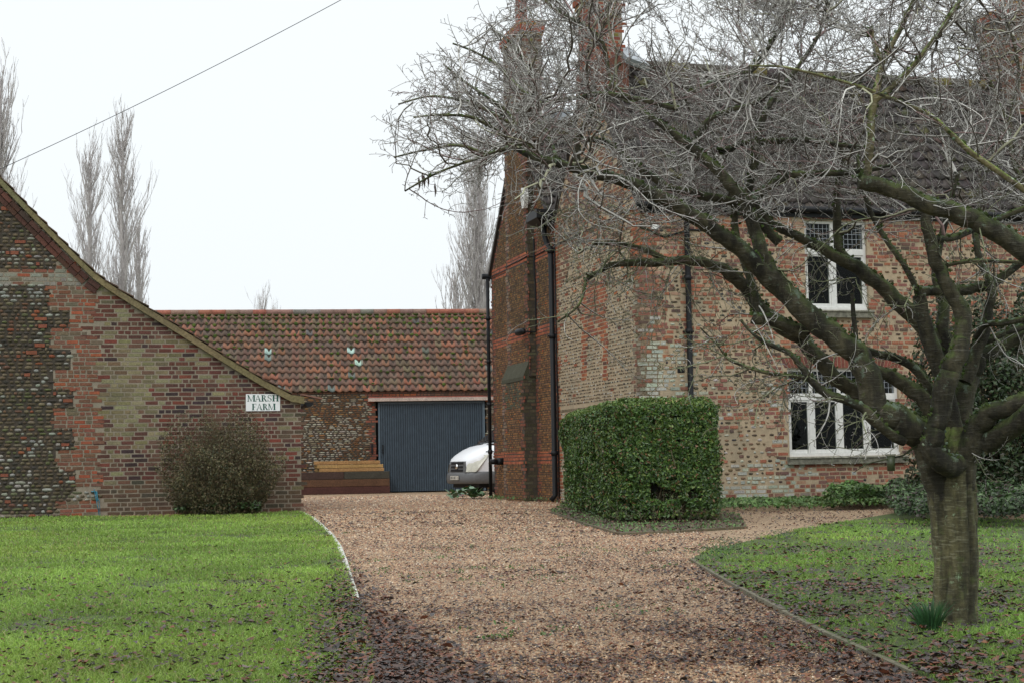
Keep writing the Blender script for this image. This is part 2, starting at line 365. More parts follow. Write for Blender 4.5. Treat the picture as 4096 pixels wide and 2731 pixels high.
def litter():
    xs = []; ys = []; ss = []
    def take(n, y0, y1, pw, f, s0, s1):
        X, Y = wsample(n, y0, y1, pw); p = f(X, Y); k = RNG.random(n) < p; xs.append(X[k]); ys.append(Y[k]); ss.append((s0 + (s1 - s0) * RNG.random(k.sum())) * np.maximum(1, (Y[k] / 14)))
    ex = [g2(792, 1300), g2(817, 1378), g2(830, 1430), g2(880, 1500), g2(930, 1568)]
    def dl(X, Y):  # distance from the left drive edge
        e = np.interp(Y, [p[1] for p in ex][::-1], [p[0] for p in ex][::-1]); return np.abs(X - e)
    def fL(X, Y): return np.clip(1.15 - dl(X, Y) / np.interp(Y, [5, 7, 9, 12, 20], [.55, .42, .28, .2, .1]), 0, 1) * np.clip((17 - Y) / 7, 0, 1)
    def pat(X, Y): return np.clip((.5 * vnoise(X, Y, .55, 55) + .3 * vnoise(X, Y, .22, 56) + .35 * vnoise(X, Y, 1.5, 57) - .56) * 3.2, 0, 1)
    take(130000, 5, 16, 1.6, fL, .007, .020)
    take(16000, 5, 17, 1.6, lambda X, Y: fL(X, Y) * .5, .016, .032)
    IR = lambda X, Y: inpoly(X, Y, LAWN_R); IL = lambda X, Y: inpoly(X, Y, LAWN_L)
    take(90000, 5, 21, 1.5, lambda X, Y: IR(X, Y) * (.2 + pat(X, Y)) * .9 * np.clip((23 - Y) / 12, .2, 1), .008, .026)
    take(40000, 5, 20, 1.6, lambda X, Y: IL(X, Y) * (.12 + .45 * pat(X + 3, Y)) * np.clip((16.5 - Y) / 6, .16, 1), .006, .024)
    take(40000, 7, 30, 1.4, lambda X, Y: IL(X, Y) * .35 * np.clip(1 - dl(X, Y) / 3.5 * .8, .15, 1), .006, .013)
    take(170000, 5, 30, 1.5, lambda X, Y: (~IR(X, Y) & ~IL(X, Y) & (X > -6)) * (.20 + .75 * pat(X, Y + 4)), .006, .015)
    take(14000, 5, 13, 1.6, lambda X, Y: (~IR(X, Y) & ~IL(X, Y)) * (.03 + .5 * pat(X + 9, Y + 4)), .014, .032)
    er = [g2(*p) for p in EDGE_R][::-1]
    take(50000, 5, 14, 1.6, lambda X, Y: np.clip(1 - np.abs(X + .12 - np.interp(Y, [p[1] for p in er], [p[0] for p in er])) / .32, 0, 1) * .6, .008, .022)
    take(20000, 12, 30, 1.5, lambda X, Y: (np.abs(X - 1.2) < 1.2) * (~IR(X, Y)) * np.clip((vnoise(X, Y, .8, 8) - .5) * 2.5, 0, 1) * (Y < 24) * .8, .012, .022)
    X = np.concatenate(xs); Y = np.concatenate(ys); S = np.concatenate(ss); h = .006 + .012 * RNG.random(len(X)) + .02 * (inpoly(X, Y, LAWN_R) | inpoly(X, Y, LAWN_L))
    o = leaves_np('fallen_leaves', X, Y, h, S, [(.045, .032, .030), (.075, .045, .036), (.030, .023, .023), (.14, .048, .025), (.19, .075, .03), (.10, .07, .058)], [.24, .22, .14, .28, .07, .05], DRYLEAF)
    tag(o, 'brown and purple dead leaves littering the drive and lawns', 'fallen leaves', kind='stuff')
litter()

def edging(name, pts, w, h, col, label, mat, gaps=()):
    mb = MB(); ps = [G(*p) for p in pts]; seg = []
    for a, b in zip(ps, ps[1:]):
        n = max(1, round((b - a).length / 1.2))
        for i in range(n): seg.append((a.lerp(b, i / n), a.lerp(b, (i + 1) / n)))
    for i, (a, b) in enumerate(seg):
        d = (b - a).normalized(); s = Vector((-d.y, d.x, 0)); hh = h * U_(.85, 1.1)
        mb.box(a + d * .004 - s * w / 2 + Z * -.03, (b - a) - d * .008, s * w, Z * (hh + .03), jit(col, .15))
    o = mb.build(name, mat); tag(o, label, 'edging'); return o
m, nt, bs = newmat('flaking_white_paint'); a = noise(nt, 22, 5, .7)
L(nt, mix(nt, 'MIX', ramp(nt, a, [(.42, 0.), (.50, 1.)]), (.16, .15, .11), (.60, .60, .56)), bs.inputs['Base Color']); bs.inputs['Roughness'].default_value = .8
edging('lawn_edging', EDGE_L, .048, .022, (1, 1, 1), 'white painted curved edging strip between left lawn and gravel', m)
edging('lawn_edging', EDGE_R, .030, .030, (.17, .155, .11), 'weathered timber edging board along the right lawn by the cherry tree', TIMBER)
edging('bed_edging', [(1262, 1177), (1340, 1204), (1418, 1228)], .035, .035, (.13, .11, .07), 'mossy timber edging board on the drive side of the hedge bed', TIMBER)
edging('bed_edging', [(1424, 1229), (1560, 1223), (1716, 1213)], .03, .03, (.14, .12, .075), 'low timber edging board across the front of the hedge bed', TIMBER)
BED = [g2(1262, 1177), g2(1340, 1204), g2(1420, 1228), g2(1560, 1223), g2(1716, 1213), g2(1700, 1185), g2(1600, 1172), g2(1300, 1150)]
o = sheet('flower_bed', BED, .016, SOIL)

# ================================================================== LEFT BRICK BARN
def lerp(a, b, t): return a + (b - a) * t
BA = P(0, 1100, 30.0); BA.z = 0; BB = P(692, 1100, 31.4); BB.z = 0
bA = (BB - BA).normalized(); bN = Vector((bA.y, -bA.x, 0)); blen = (BB - BA).length
def bp(x, y): q = hit(x, y, BA, bN); return ((q - BA).dot(bA), q.z)
barn = empty('brick_barn', BB, 'large old barn with sweeping gable of patched brick and rubble', 'barn')
RAKE = [(-160, 240), (0, 412), (60, 474), (130, 545), (180, 595), (215, 629), (240, 648), (270, 668), (340, 712), (410, 755), (510, 818), (600, 873), (668, 909)]
rk = [bp(*p) for p in RAKE]
BW = lambda u, z, d=0.: BA + bA * u + Z * z + bN * d
poly = [BW(u, z) for u, z in rk] + [BW(blen, rk[-1][1] - .02), BW(blen, -.1), BW(rk[0][0], -.1)]
mb = MB(); mb.prism(poly, -bN * .4, (1, 1, 1), 0)
ru = [r[0] for r in rk]; rz = [r[1] for r in rk]
EDG = [(655, 714, 114), (714, 756, 160), (756, 802, 116), (802, 849, 162), (849, 893, 122), (893, 937, 168), (937, 986, 125), (986, 1033, 170), (1033, 1077, 128), (1077, 1122, 173)]
def barnfn(u, z):
    if z > np.interp(u, ru, rz) - .12 or u > blen - .0: return None
    p = BW(u, z); x, y = proj(p); jx = 222 + (y - 650) * .016
    if x > jx or (y > 745 and y < 775 and x > 195):
        k = vn2(u * 1.4, z * 1.1)
        bf = max(0, 1 - abs(x - 300) / 95) * max(0, min(1, (y - 770) / 60)) * max(0, min(1, (1080 - y) / 150)) + (k - .5) * .9
        if x > 610: bf += .25
        if R() < bf * .95: c = pick([(3, (.18, .155, .085)), (2, (.22, .20, .115)), (1, (.14, .12, .07)), (1, (.16, .10, .065))])
        else: c = pick([(3, (.125, .050, .038)), (3, (.10, .047, .038)), (1.6, (.14, .075, .055)), (.8, (.18, .055, .04)), (1.4, (.055, .036, .036))])
        if y > 1100 or (x > 640 and y < 1010 and R() < .5): c = tuple(lerp(a, b, .45) for a, b in zip(c, (.10, .10, .06)))
        return ('modern', c)
    brick = False; e = 999
    for y0, y1, ex in EDG:
        if y0 <= y < y1: e = ex
    if x > e: brick = True
    if 620 + x * .01 < y < 655 + x * .0: brick = True
    if 570 < y < 625 and x > 128: brick = True
    if y >= 1122:
        if y < 1150: return ('rubble', pick([(2, (.30, .30, .26)), (2, (.12, .12, .07)), (2, (.10, .08, .05))]))
        brick = x > 135
    if brick:
        w = 1 if (y < 690 and R() < .6) or R() < .12 else 0
        c = pick([(3, (.20, .085, .055)), (2, (.17, .09, .06)), (1.2, (.29, .085, .045)), (1.2, (.15, .12, .08))])
        if w and y < 655: c = (.24, .23, .19)
        return ('old', c)
    c = pick(RUB)
    if R() < .02 + 1.1 * max(0, vn2(u * 1.6 + 9, z * 3.6) - .55) + (.14 if y > 990 or 570 < y < 625 else 0): c = (.27, .265, .235)
    if R() < .045: return ('rubble', (.22, .075, .045), 0)
    return ('rubble', c)
_g = [[R() for _ in range(64)] for _ in range(64)]
def vn2(x, y):
    x += 500; y += 500; ix, iy = int(x), int(y); tx, ty = x - ix, y - iy; tx = tx * tx * (3 - 2 * tx); ty = ty * ty * (3 - 2 * ty)
    g = lambda a, b: _g[a % 64][b % 64]
    return (g(ix, iy) * (1 - tx) + g(ix + 1, iy) * tx) * (1 - ty) + (g(ix, iy + 1) * (1 - tx) + g(ix + 1, iy + 1) * tx) * ty
masonry(mb, BA, bA, bN, ru[0] + .6, blen, 0, 7.2, barnfn, ['modern', 'old', 'rubble'])
# darker joint backing where the rubble is
tq = []
for y0, y1, ex in EDG[::-1]: tq += [bp(ex, y1 - .5), bp(ex, y0 + .5)]
q = [bp(-100, 1180), bp(120, 1180)] + tq + [bp(-100, 655)]
mb.prism([BW(u, z, .0045) for u, z in [bp(-100, 622), bp(128, 622), bp(128, 575), bp(60, 505), bp(0, 440), bp(-100, 330)]], -bN * .02, (1, 1, 1), 2)
mb.prism([BW(u, z, .004) for u, z in q], -bN * .02, (1, 1, 1), 2)
mb.build('wall', [MORT_MOD, MASON, MORT_DARK], barn)
# tumbled verge brick courses under the upper rake
mb = MB()
for lvl, (off, pr) in enumerate(((.115, .07), (.215, .04))):
    i = 0
    for (u1, z1), (u2, z2) in zip(rk[:6], rk[1:7]):
        l = math.hypot(u2 - u1, z2 - z1); n = max(1, round(l / .24)); du = bA * (u2 - u1) / l + Z * (z2 - z1) / l; nn = du.cross(bN); nn = nn if nn.z < 0 else -nn
        for k in range(n):
            s = k * l / n; mb.box(BW(u1, z1) + du * (s + .006) + nn * off, du * (l / n - .012), nn * .088, bN * pr, jit(pick([(2, (.085, .042, .032)), (1, (.115, .05, .037)), (1, (.065, .042, .034))])), 0)
mb.build('verge_brickwork', MASON, barn)
mb = MB()
for i, ((u1, z1), (u2, z2)) in enumerate(zip(rk[:-1], rk[1:])):
    d = bA * (u2 - u1) + Z * (z2 - z1); mb.prism([BW(u1, z1 - .115), BW(u2, z2 - .115), BW(u2, z2 + .02), BW(u1, z1 + .02)], bN * .11, jit((.20, .165, .085), .05), 0)
u2, z2 = rk[-1]; mb.prism([BW(u2, z2 - .115), BW(u2 + .26, z2 - .16), BW(u2 + .26, z2 - .02), BW(u2, z2 + .02)], bN * .11, (.19, .16, .08), 0)
mb.build('verge_board', TIMBER, barn)
# roof slab with tile edges over the board
mb = MB(); off = -bN * 9
for (u1, z1), (u2, z2) in zip(rk[:-1], rk[1:]):
    l = math.hypot(u2 - u1, z2 - z1); n = max(1, round(l / .33))
    for k in range(n):
        a0, a1 = k / n, (k + 1) / n
        A_ = BW(lerp(u1, u2, a0), lerp(z1, z2, a0) + .02, .13); B_ = BW(lerp(u1, u2, a1) + .02, lerp(z1, z2, a1) + .045, .13)
        mb.prism([A_, B_, B_ + Z * .025, A_ + Z * .02], off, jit((.11, .07, .045), .3), 0)
mb.build('roof', TILE, barn)
mb = MB(); ge = BW(blen + .17, rk[-1][1] - .13, .0)
for k in range(2):
    pts = []
    for a in range(9): t = math.pi * a / 8; pts.append(ge + bA * (math.cos(t) * .09) + Z * (-math.sin(t) * .09))
    pts2 = [p + bA * 0 for p in pts]
mb.prism(pts, -bN * 8, (.05, .055, .065)); mb.build('gutter', BLACK, barn)
mb = MB(); mb.box(BW(blen + .02, rk[-1][1] + .02, .02), bA * .42 - Z * .09, Z * .03, -bN * .3, (.22, .12, .09)); mb.build('tile_edge', TILE, barn)
mb = MB(); mb.prism([BW(blen - .04, -.1, -.4), BW(blen - .04, 2.0, -.4), BW(rk[0][0], 2.0, -.4), BW(rk[0][0], -.1, -.4)], -bN * 8.5, (.2, .12, .09)); mb.build('rear_walls', MASON, barn)

# sign
SG = [bp(564, 905), bp(642, 903), bp(644, 942), bp(565, 944)]
su0 = bp(564.5, 924)[0]; su1 = bp(643, 924)[0]; sz0 = bp(604, 943)[1]; sz1 = bp(604, 904)[1]
sign = empty('name_sign', BW(su0, sz0, .02), 'white rectangular sign with green lettering on the brick barn gable', 'sign')
mb = MB(); mb.box(BW(su0, sz0, .015), bA * (su1 - su0), Z * (sz1 - sz0), bN * .012); mb.build('board', flatmat('sign_white', (.82, .84, .84), .4, .96, 1.03), sign)
SW = su1 - su0; SH = sz1 - sz0
def letter(ch):
    th = .23; tn = .10; sr = .075  # thick, thin, serif
    P_ = []; q = lambda *a: P_.append(a)
    def stem(x, w, y0=0., y1=1., s0=1, s1=1):
        q((x, y0), (x + w, y0), (x + w, y1), (x, y1))
        if s0: q((x - .08, y0), (x + w + .08, y0), (x + w + .08, y0 + sr), (x - .08, y0 + sr))
        if s1: q((x - .08, y1 - sr), (x + w + .08, y1 - sr), (x + w + .08, y1), (x - .08, y1))
    def arc(cx, cy, rx, ry, a0, a1, w0, w1, n=10):
        pv = None
        for i in range(n + 1):
            t = math.radians(lerp(a0, a1, i / n)); w = lerp(w0, w1, math.sin(math.pi * i / n))
            o_ = (cx + rx * math.cos(t), cy + ry * math.sin(t)); i_ = (cx + (rx - w) * math.cos(t), cy + (ry - w * .45) * math.sin(t))
            if pv: q(pv[0], o_, i_, pv[1])
            pv = (o_, i_)
    W = .8
    if ch == 'M': stem(.05, tn); stem(.85, th, s1=1); q((.02, 1), (.2, 1), (.57, .05), (.5, 0)); q((.5, 0), (.57, .05), (.9, 1), (.85, 1)); W = 1.1
    if ch == 'A': q((.05, 0), (.12, 0), (.45, .93), (.42, 1)); q((.42, 1), (.48, 1), (.86, 0), (.66, 0)); q((.2, .32), (.66, .32), (.66, .38), (.2, .38)); q((-.03, 0), (.2, 0), (.2, sr), (-.03, sr)); q((.58, 0), (.94, 0), (.94, sr), (.58, sr)); W = .92
    if ch == 'R': stem(.1, th); arc(.3, .74, .36, .26, 90, -90, .05, .17); q((.2, .95), (.32, .95), (.32, 1), (.2, 1)); q((.2, .48), (.32, .48), (.32, .53), (.2, .53)); q((.36, .5), (.55, .5), (.86, 0), (.64, 0)); q((.6, 0), (.95, 0), (.95, sr), (.6, sr)); W = .92
    if ch == 'S': arc(.34, .74, .28, .26, 20, 200, .06, .12); arc(.34, .74, .28, .26, 190, 275, .1, .17); arc(.34, .26, .30, .26, 95, -20, .15, .17); arc(.34, .26, .30, .26, -20, -190, .06, .1); q((.06, .02), (.1, .02), (.1, .28), (.06, .28)); q((.56, .72), (.6, .72), (.6, .98), (.56, .98)); W = .72
    if ch == 'H': stem(.1, th); stem(.68, th); q((.25, .47), (.7, .47), (.7, .53), (.25, .53)); W = .98
    if ch == 'F': stem(.1, th); q((.25, .94), (.7, .94), (.7, 1), (.25, 1)); q((.66, .72), (.7, .72), (.7, .95), (.66, .95)); q((.25, .47), (.52, .47), (.52, .53), (.25, .53)); q((.49, .37), (.53, .37), (.53, .63), (.49, .63)); W = .76
    return P_, W
mb = MB()
for word, x0, x1, zb, hh in (('MARSH', .05, .96, .56, .38), ('FARM', .17, .86, .05, .38)):
    tot = sum(letter(c)[1] for c in word); sc = (x1 - x0) * SW / tot; x = x0 * SW
    for c in word:
        for pl in letter(c)[0]:
            vs = [BW(su0 + x + px * sc, sz0 + (zb + py * hh) * SH, .0285) for px, py in pl]; mb.add(vs, [tuple(range(len(vs)))], (1, 1, 1))
        x += letter(c)[1] * sc
mb.build('lettering', flatmat('green_lettering', (.006, .085, .06), .5), sign)
# blue cord
mb = MB(); a0 = BW(*bp(216, 1128), .05); a1 = BW(*bp(222, 1150), .06); a2 = BW(*bp(228, 1184), .10)
mb.tube([a0, a0 + Z * .05 + bN * .02, a1, a2], .008, 5, (.05, .22, .32)); mb.tube([a0 + bA * .02, a1 + bA * .05, a2 + bA * .02], .006, 5, (.05, .2, .3)); mb.tube([a0 - bA * .05, a0 + bA * .05, a1 + bA * .02], .012, 5, (.06, .28, .38))
tag(mb.build('cord', MASON), 'faded blue cord hanging at the foot of the barn wall', 'cord')

# ================================================================== PANTILES
def pantiles(mb, o, E, S, ncol, nrow, pw, gauge, colfn, skip=None, nseg=7, amp=.032, mossfn=None):
    Nn = E.cross(S).normalized()
    if Nn.z < 0: Nn = -Nn
    for r in range(nrow):
        for c in range(ncol):
            if skip and skip(c, r): continue
            col = colfn(c, r); jx = U_(-.006, .006); jy = U_(-.012, .012); dn = U_(0, .008); tl = U_(-.03, .03)
            vs = []
            for k in range(4):
                t = (0, .33, .97, 1)[k] if False else (0, .5, 1, 0)[k]
                for i in range(nseg + 1):
                    s = i / nseg * 1.13; h = amp * 1.1 * (math.sin(s * 2 * math.pi * .885 + 1.2) + .12 * math.sin(s * 4 * math.pi * .885 + .6))
                    lift = .046 * (1 - t) + dn; vv = t * (gauge + .05)
                    if k == 3: lift -= .016; vv += .004
                    vs.append(o + E * (c * pw + s * pw + jx) + S * (r * gauge + vv + jy + tl * (s - .5) * .1) + Nn * (h + lift))
            n1 = nseg + 1; fs = []
            for i in range(nseg):
                fs.append((i, i + 1, n1 + i + 1, n1 + i)); fs.append((n1 + i, n1 + i + 1, 2 * n1 + i + 1, 2 * n1 + i)); fs.append((3 * n1 + i, 3 * n1 + i + 1, i + 1, i))
            mb.add(vs, fs, jit(col, .16, .05), 0, True)
            if mossfn and R() < mossfn(c, r):
                s = U_(.2, .9); b = o + E * (c * pw + s * pw) + S * (r * gauge - .02 + R() * .1) + Nn * (.03)
                blob(mb, b, E, S, Nn, U_(.05, .12), U_(.03, .085), .035, jit((.055, .080, .015), .4), 1)
def blob(mb, b, A, B, C, ra, rb, h, col, mi=0):
    vs = []; n = 7
    for i in range(n): t = 6.283 * i / n; k = U_(.7, 1.2); vs.append(b + A * math.cos(t) * ra * k + B * math.sin(t) * rb * k - C * .01)
    for i in range(n): t = 6.283 * i / n; k = U_(.5, .8); vs.append(b + A * math.cos(t) * ra * k + B * math.sin(t) * rb * k + C * h * U_(.6, 1))
    vs.append(b + C * h)
    mb.add(vs, [(i, (i + 1) % n, n + (i + 1) % n, n + i) for i in range(n)] + [(n + i, n + (i + 1) % n, 2 * n) for i in range(n)], col, mi, True)
MOSS = colmat('moss', 1, .5, 1.5, 60, .6)

# ================================================================== BACK BARN
RB = P(976, 1060, 51.0); RB.z = 0
rA = Vector((1, .135, 0)).normalized(); rN = Vector((rA.y, -rA.x, 0)); rW = -rN
def rp(x, y): q = hit(x, y, RB, rN); return ((q - RB).dot(rA), q.z)
RP = lambda u, z, d=0.: RB + rA * u + Z * z + rN * d
b2 = empty('tiled_barn', RP(0, 0), 'long low stone barn with mossy red pantile roof behind the yard', 'barn')
ez = rp(900, 893)[1]; U0, U1 = -13., 7.
du0 = rp(869, 1000)[0]; du1 = rp(1114, 1000)[0]; dz1 = rp(990, 921)[1]
mb = MB(); mb.prism([RP(U0, -.1), RP(du0 - .08, -.1), RP(du0 - .08, dz1 + .02), RP(du1 + .05, dz1 + .02), RP(du1 + .05, -.1), RP(U1, -.1), RP(U1, ez), RP(U0, ez)], rW * .4, (1, 1, 1), 0)
def bfn(u, z):
    if du0 - .1 < u < du1 + .06 and z < dz1 + .05: return None
    if z > ez - .02: return None
    x, y = proj(RP(u, z))
    if y < 905: return ('brick', pick([(2, (.17, .09, .06)), (1, (.13, .08, .055))]))
    ex = 846 + (6 if int(z / .23) % 2 else -2)
    if x > ex and x < 870: return ('brick', pick([(2, (.24, .08, .05)), (1, (.17, .065, .045)), (1, (.12, .06, .05))]))
    if x > 840 and y < 925: return ('brick', pick(RED))
    k = vn2(u * 2.2, z * 2.6)
    if R() < (k - .08) * 1.15: c = pick([(2, (.30, .27, .21)), (1, (.37, .34, .27)), (1, (.24, .20, .14))])
    else: c = pick([(2, (.17, .085, .04)), (1, (.12, .07, .04)), (.5, (.28, .15, .06))])
    return ('flat', c)
masonry(mb, RB, rA, rN, U0 + 5, du1 + 1.2, 0, ez, bfn, ['flat', 'brick'])
mb.box(RP(U0, -.1, -5.4), rA * (U1 - U0), Z * (ez + .1), rN * .3, (1, 1, 1), 0)
mb.build('wall', [MORT_DARK, MASON], b2)
hd = 2.9; rise = 2.78; Sd = (rW * hd + Z * rise); sl = Sd.length; Sd.normalize()
ncol = int((U1 - U0) / .229); nrow = int(sl / .318)
ov = .12
def tcol(c, r):
    k = vn2(c * .12, r * .3)
    cc = pick([(3, (.21, .112, .078)), (3, (.175, .105, .08)), (1.3, (.27, .12, .07)), (2, (.135, .092, .072)), (.8, (.31, .125, .075)), (.12, (.12, .125, .12)), (.9, (.165, .13, .08))])
    return tuple(lerp(a, b, .35 * k) for a, b in zip(cc, (.13, .10, .07)))
glass = set(); lightgl = {}
def tile_at(x, y):
    o_ = RP(U0, ez) - Sd * ov; n = rA.cross(Sd).normalized(); q = hit(x, y, o_, n) - o_
    return int(q.dot(rA) / .229), int(q.dot(Sd) / .318)
for p_, c_ in (((619, 812), (.42, .55, .50)), ((804, 811), (.42, .56, .51)), ((818, 836), (.45, .58, .52)), ((970, 811), (.12, .125, .10)), ((623, 828), (.2, .25, .23)), ((808, 862), (.14, .15, .14)), ((765, 886), (.16, .19, .18)), ((652, 888), (.17, .21, .2))): lightgl[tile_at(*p_)] = c_
mb = MB(); o_ = RP(U0, ez) - Sd * ov
pantiles(mb, o_, rA, Sd, ncol, nrow + 1, .229, .318, lambda c, r: lightgl.get((c, r)) or tcol(c, r), mossfn=lambda c, r: .98 if r >= nrow - 1 else (.75 if r > nrow - 4 else (.40 if c < 34 else .22)))
mb.prism([RP(U0, ez - .02, .02), RP(U1, ez - .02, .02), RP(U1, ez + rise, -hd), RP(U0, ez + rise, -hd)], -Z * .06, (.05, .04, .03), 0)
mb.prism([RP(U0, ez + rise, -hd), RP(U1, ez + rise, -hd), RP(U1, ez - .02, -2 * hd), RP(U0, ez - .02, -2 * hd)], -Z * .06, (.15, .08, .05), 0)
mb.build('roof', [TILE, MOSS], b2)
mb = MB()
for i in range(int((U1 - U0) / .46)):
    a = RP(U0 + i * .46, ez + rise + .02, -hd); mb.tube([a, a + rA * .22 + Z * .002, a + rA * .455], [.115, .112, .118], 10, jit(pick([(2, (.24, .15, .12)), (1, (.30, .12, .08)), (1, (.20, .18, .16))]), .1))
    for k in range(7):
        b_ = a + rA * U_(0, .46) - Z * .09 + rN * .12; blob(mb, b_, rA, Z, rN, U_(.04, .1), U_(.02, .05), .04, jit((.04, .055, .012), .4), 1)
mb.build('ridge_tiles', [TILE, MOSS], b2)
# lintel, door
l0 = rp(845, 909)[0]; lz = rp(976, 920)[1]
mb = MB(); mb.box(RP(l0, lz, .002), rA * (du1 - l0 + .3), Z * .11, rN * .22, (.50, .40, .34)); mb.box(RP(l0 + .02, lz + .11, .002), rA * (du1 - l0 + .3), Z * .035, rN * .20, (.30, .10, .075)); mb.build('door_canopy_board', TIMBER, b2)
door = MB(); nrib = 46; dw = du1 - du0
pts = []
for i in range(nrib):
    a = du0 + .06 + (dw - .12) * i / nrib; w = (dw - .12) / nrib
    pts += [(a, .0), (a + w * .38, .0), (a + w * .5, .05), (a + w * .95, .05)]
pts.append((du0 + dw - .06, 0))
vs = []; 
for zz in (.04, .42, .425, dz1 - .06):
    for u, d in pts: vs.append(RP(u, zz, -.03 + d + (.012 if zz < .421 else 0)))
n = len(pts); fs = [(r * n + i, r * n + i + 1, (r + 1) * n + i + 1, (r + 1) * n + i) for r in range(3) for i in range(n - 1)]
door.add(vs, fs, (1, 1, 1))
DBLUE = flatmat('slate_blue_paint', (.05, .075, .10), .5, .75, 1.2, 6)
dn = door.build('door', DBLUE, b2)
mb = MB(); mb.box(RP(du0, .02, -.04), rA * .06, Z * (dz1 - .03), rN * .06); mb.box(RP(du1 - .06, .02, -.04), rA * .06, Z * (dz1 - .03), rN * .06); mb.box(RP(du0 + .061, dz1 - .07, -.04), rA * (dw - .122), Z * .06, rN * .058)
mb.build('door_frame', flatmat('slate_blue_frame', (.085, .12, .15), .5), dn)
mb = MB(); ha = rp(879, 1040); mb.box(RP(ha[0] - .02, ha[1], .025), rA * .05, Z * .28, rN * .03); mb.tube([RP(ha[0], ha[1] + .02, .05), RP(ha[0], ha[1] + .02, .1), RP(ha[0], ha[1] + .2, .1), RP(ha[0], ha[1] + .2, .05)], .012, 6); mb.build('handle', BLACK, dn)
mb = MB(); mb.box(RP(du0 - .2, .0, -.5), rA * (dw + .5), Z * dz1, rN * .05, (.01, .01, .01)); mb.build('doorway_shade_sheet', BLACK, b2)  # black sheet behind the door; shade in the opening put into its colour
mb = MB(); ha = rp(845.5, 1040); mb.box(RP(ha[0] + .1, ha[1], .02), rA * .06, Z * .3, rN * .04); mb.build('wall_latch', BLACK, b2)

# sleepers and planks
sl0 = empty
def beam(name, o, A, B, C, col, label, cat, group, mat=TIMBER):
    mb = MB(); d = .012
    # chamfered beam as prism along A
    b, c = B.length, C.length; Bn, Cn = B.normalized(), C.normalized()
    poly = [o + Bn * d, o + Bn * (b - d), o + B + Cn * d, o + B + Cn * (c - d), o + Bn * (b - d) + C, o + Bn * d + C, o + Cn * (c - d), o + Cn * d]
    mb.prism(poly, A, col); ob = mb.build(name, mat); tag(ob, label, cat, group); return ob
SO = P(692, 1131.5, 49.6); SO.z = 0
def sp(x, y): q = hit(x, y, SO, rN); return ((q - SO).dot(rA), q.z)
e1 = sp(897, 1100)[0]; hh = .238
cols = [[(.075, .03, .024)], [(.11, .055, .03)], [(.06, .035, .028), (.055, .05, .038)]]
labs = ['dark maroon railway sleeper at the bottom of the stack', 'brown railway sleeper in the middle of the stack', 'left dark railway sleeper in the top layer under the planks', 'right greenish railway sleeper in the top layer under the planks']
beam('railway_sleeper', SO + rA * -1.4, rA * (e1 + 1.38), rN * -.5, Z * (hh - .006), cols[0][0], labs[0], 'sleeper', 'railway sleepers stacked beside the blue door')
beam('railway_sleeper', SO + rA * -1.3 + Z * hh, rA * (e1 + 1.27), rN * -.5, Z * (hh - .006), cols[1][0], labs[1], 'sleeper', 'railway sleepers stacked beside the blue door')
xm = sp(790, 1085)[0]
beam('railway_sleeper', SO + rA * -.9 + Z * 2 * hh, rA * (xm + .89), rN * -.5, Z * (hh - .006), cols[2][0], labs[2], 'sleeper', 'railway sleepers stacked beside the blue door')
beam('railway_sleeper', SO + rA * (xm + .01) + Z * 2 * hh, rA * (e1 - xm - .04), rN * -.5, Z * (hh - .006), cols[2][1], labs[3], 'sleeper', 'railway sleepers stacked beside the blue door')
p0 = sp(726, 1060)[0]; zt = 3 * hh; lay = [(p0 + .1, sp(882, 1060)[0], 'longest yellow plank, lowest at the front of the pile'), (p0 + .02, sp(880, 1060)[0], 'yellow timber plank in the middle layer of the pile'), (p0 - .06, sp(873, 1060)[0], 'yellow timber plank lying on top of the pile')]
for i, (a, b, lb) in enumerate(lay):
    beam('timber_plank', SO + rA * a + Z * (zt + .118 * i) + rN * -.02, rA * (b - a), rN * -.16, Z * .108, jit((.36, .22, .085), .08), lb + ', front board', 'plank', 'yellow planks stacked on the railway sleepers')
    beam('timber_plank', SO + rA * (a - .12 + .05 * i) + Z * (zt + .118 * i) + rN * -.19, rA * (b - a + .02), rN * -.16, Z * .108, jit((.30, .19, .08), .1), lb + ', hidden back board', 'plank', 'yellow planks stacked on the railway sleepers')

# ================================================================== FARMHOUSE
W_ = Vector((-.275, .9614, 0)).normalized(); Uh = Vector((W_.y, -W_.x, 0))
C0 = Vector((2.467, 29.3, 0)); LH = 14.0; WD = 5.4; EZ = 5.75; RZ = 9.1
def fp(x, y): q = hit(x, y, C0, W_); return ((q - C0).dot(Uh), q.z)
def gp(x, y, off=0.): o_ = C0 - Uh * off; q = hit(x, y, o_, Uh); return ((q - C0).dot(W_), q.z)
FP = lambda u, z, d=0.: C0 + Uh * u + Z * z - W_ * d
GP = lambda w, z, d=0.: C0 + W_ * w + Z * z - Uh * d
house = empty('farmhouse', C0, 'old two storey farmhouse of red brick, carstone and flint with three chimneys', 'house')
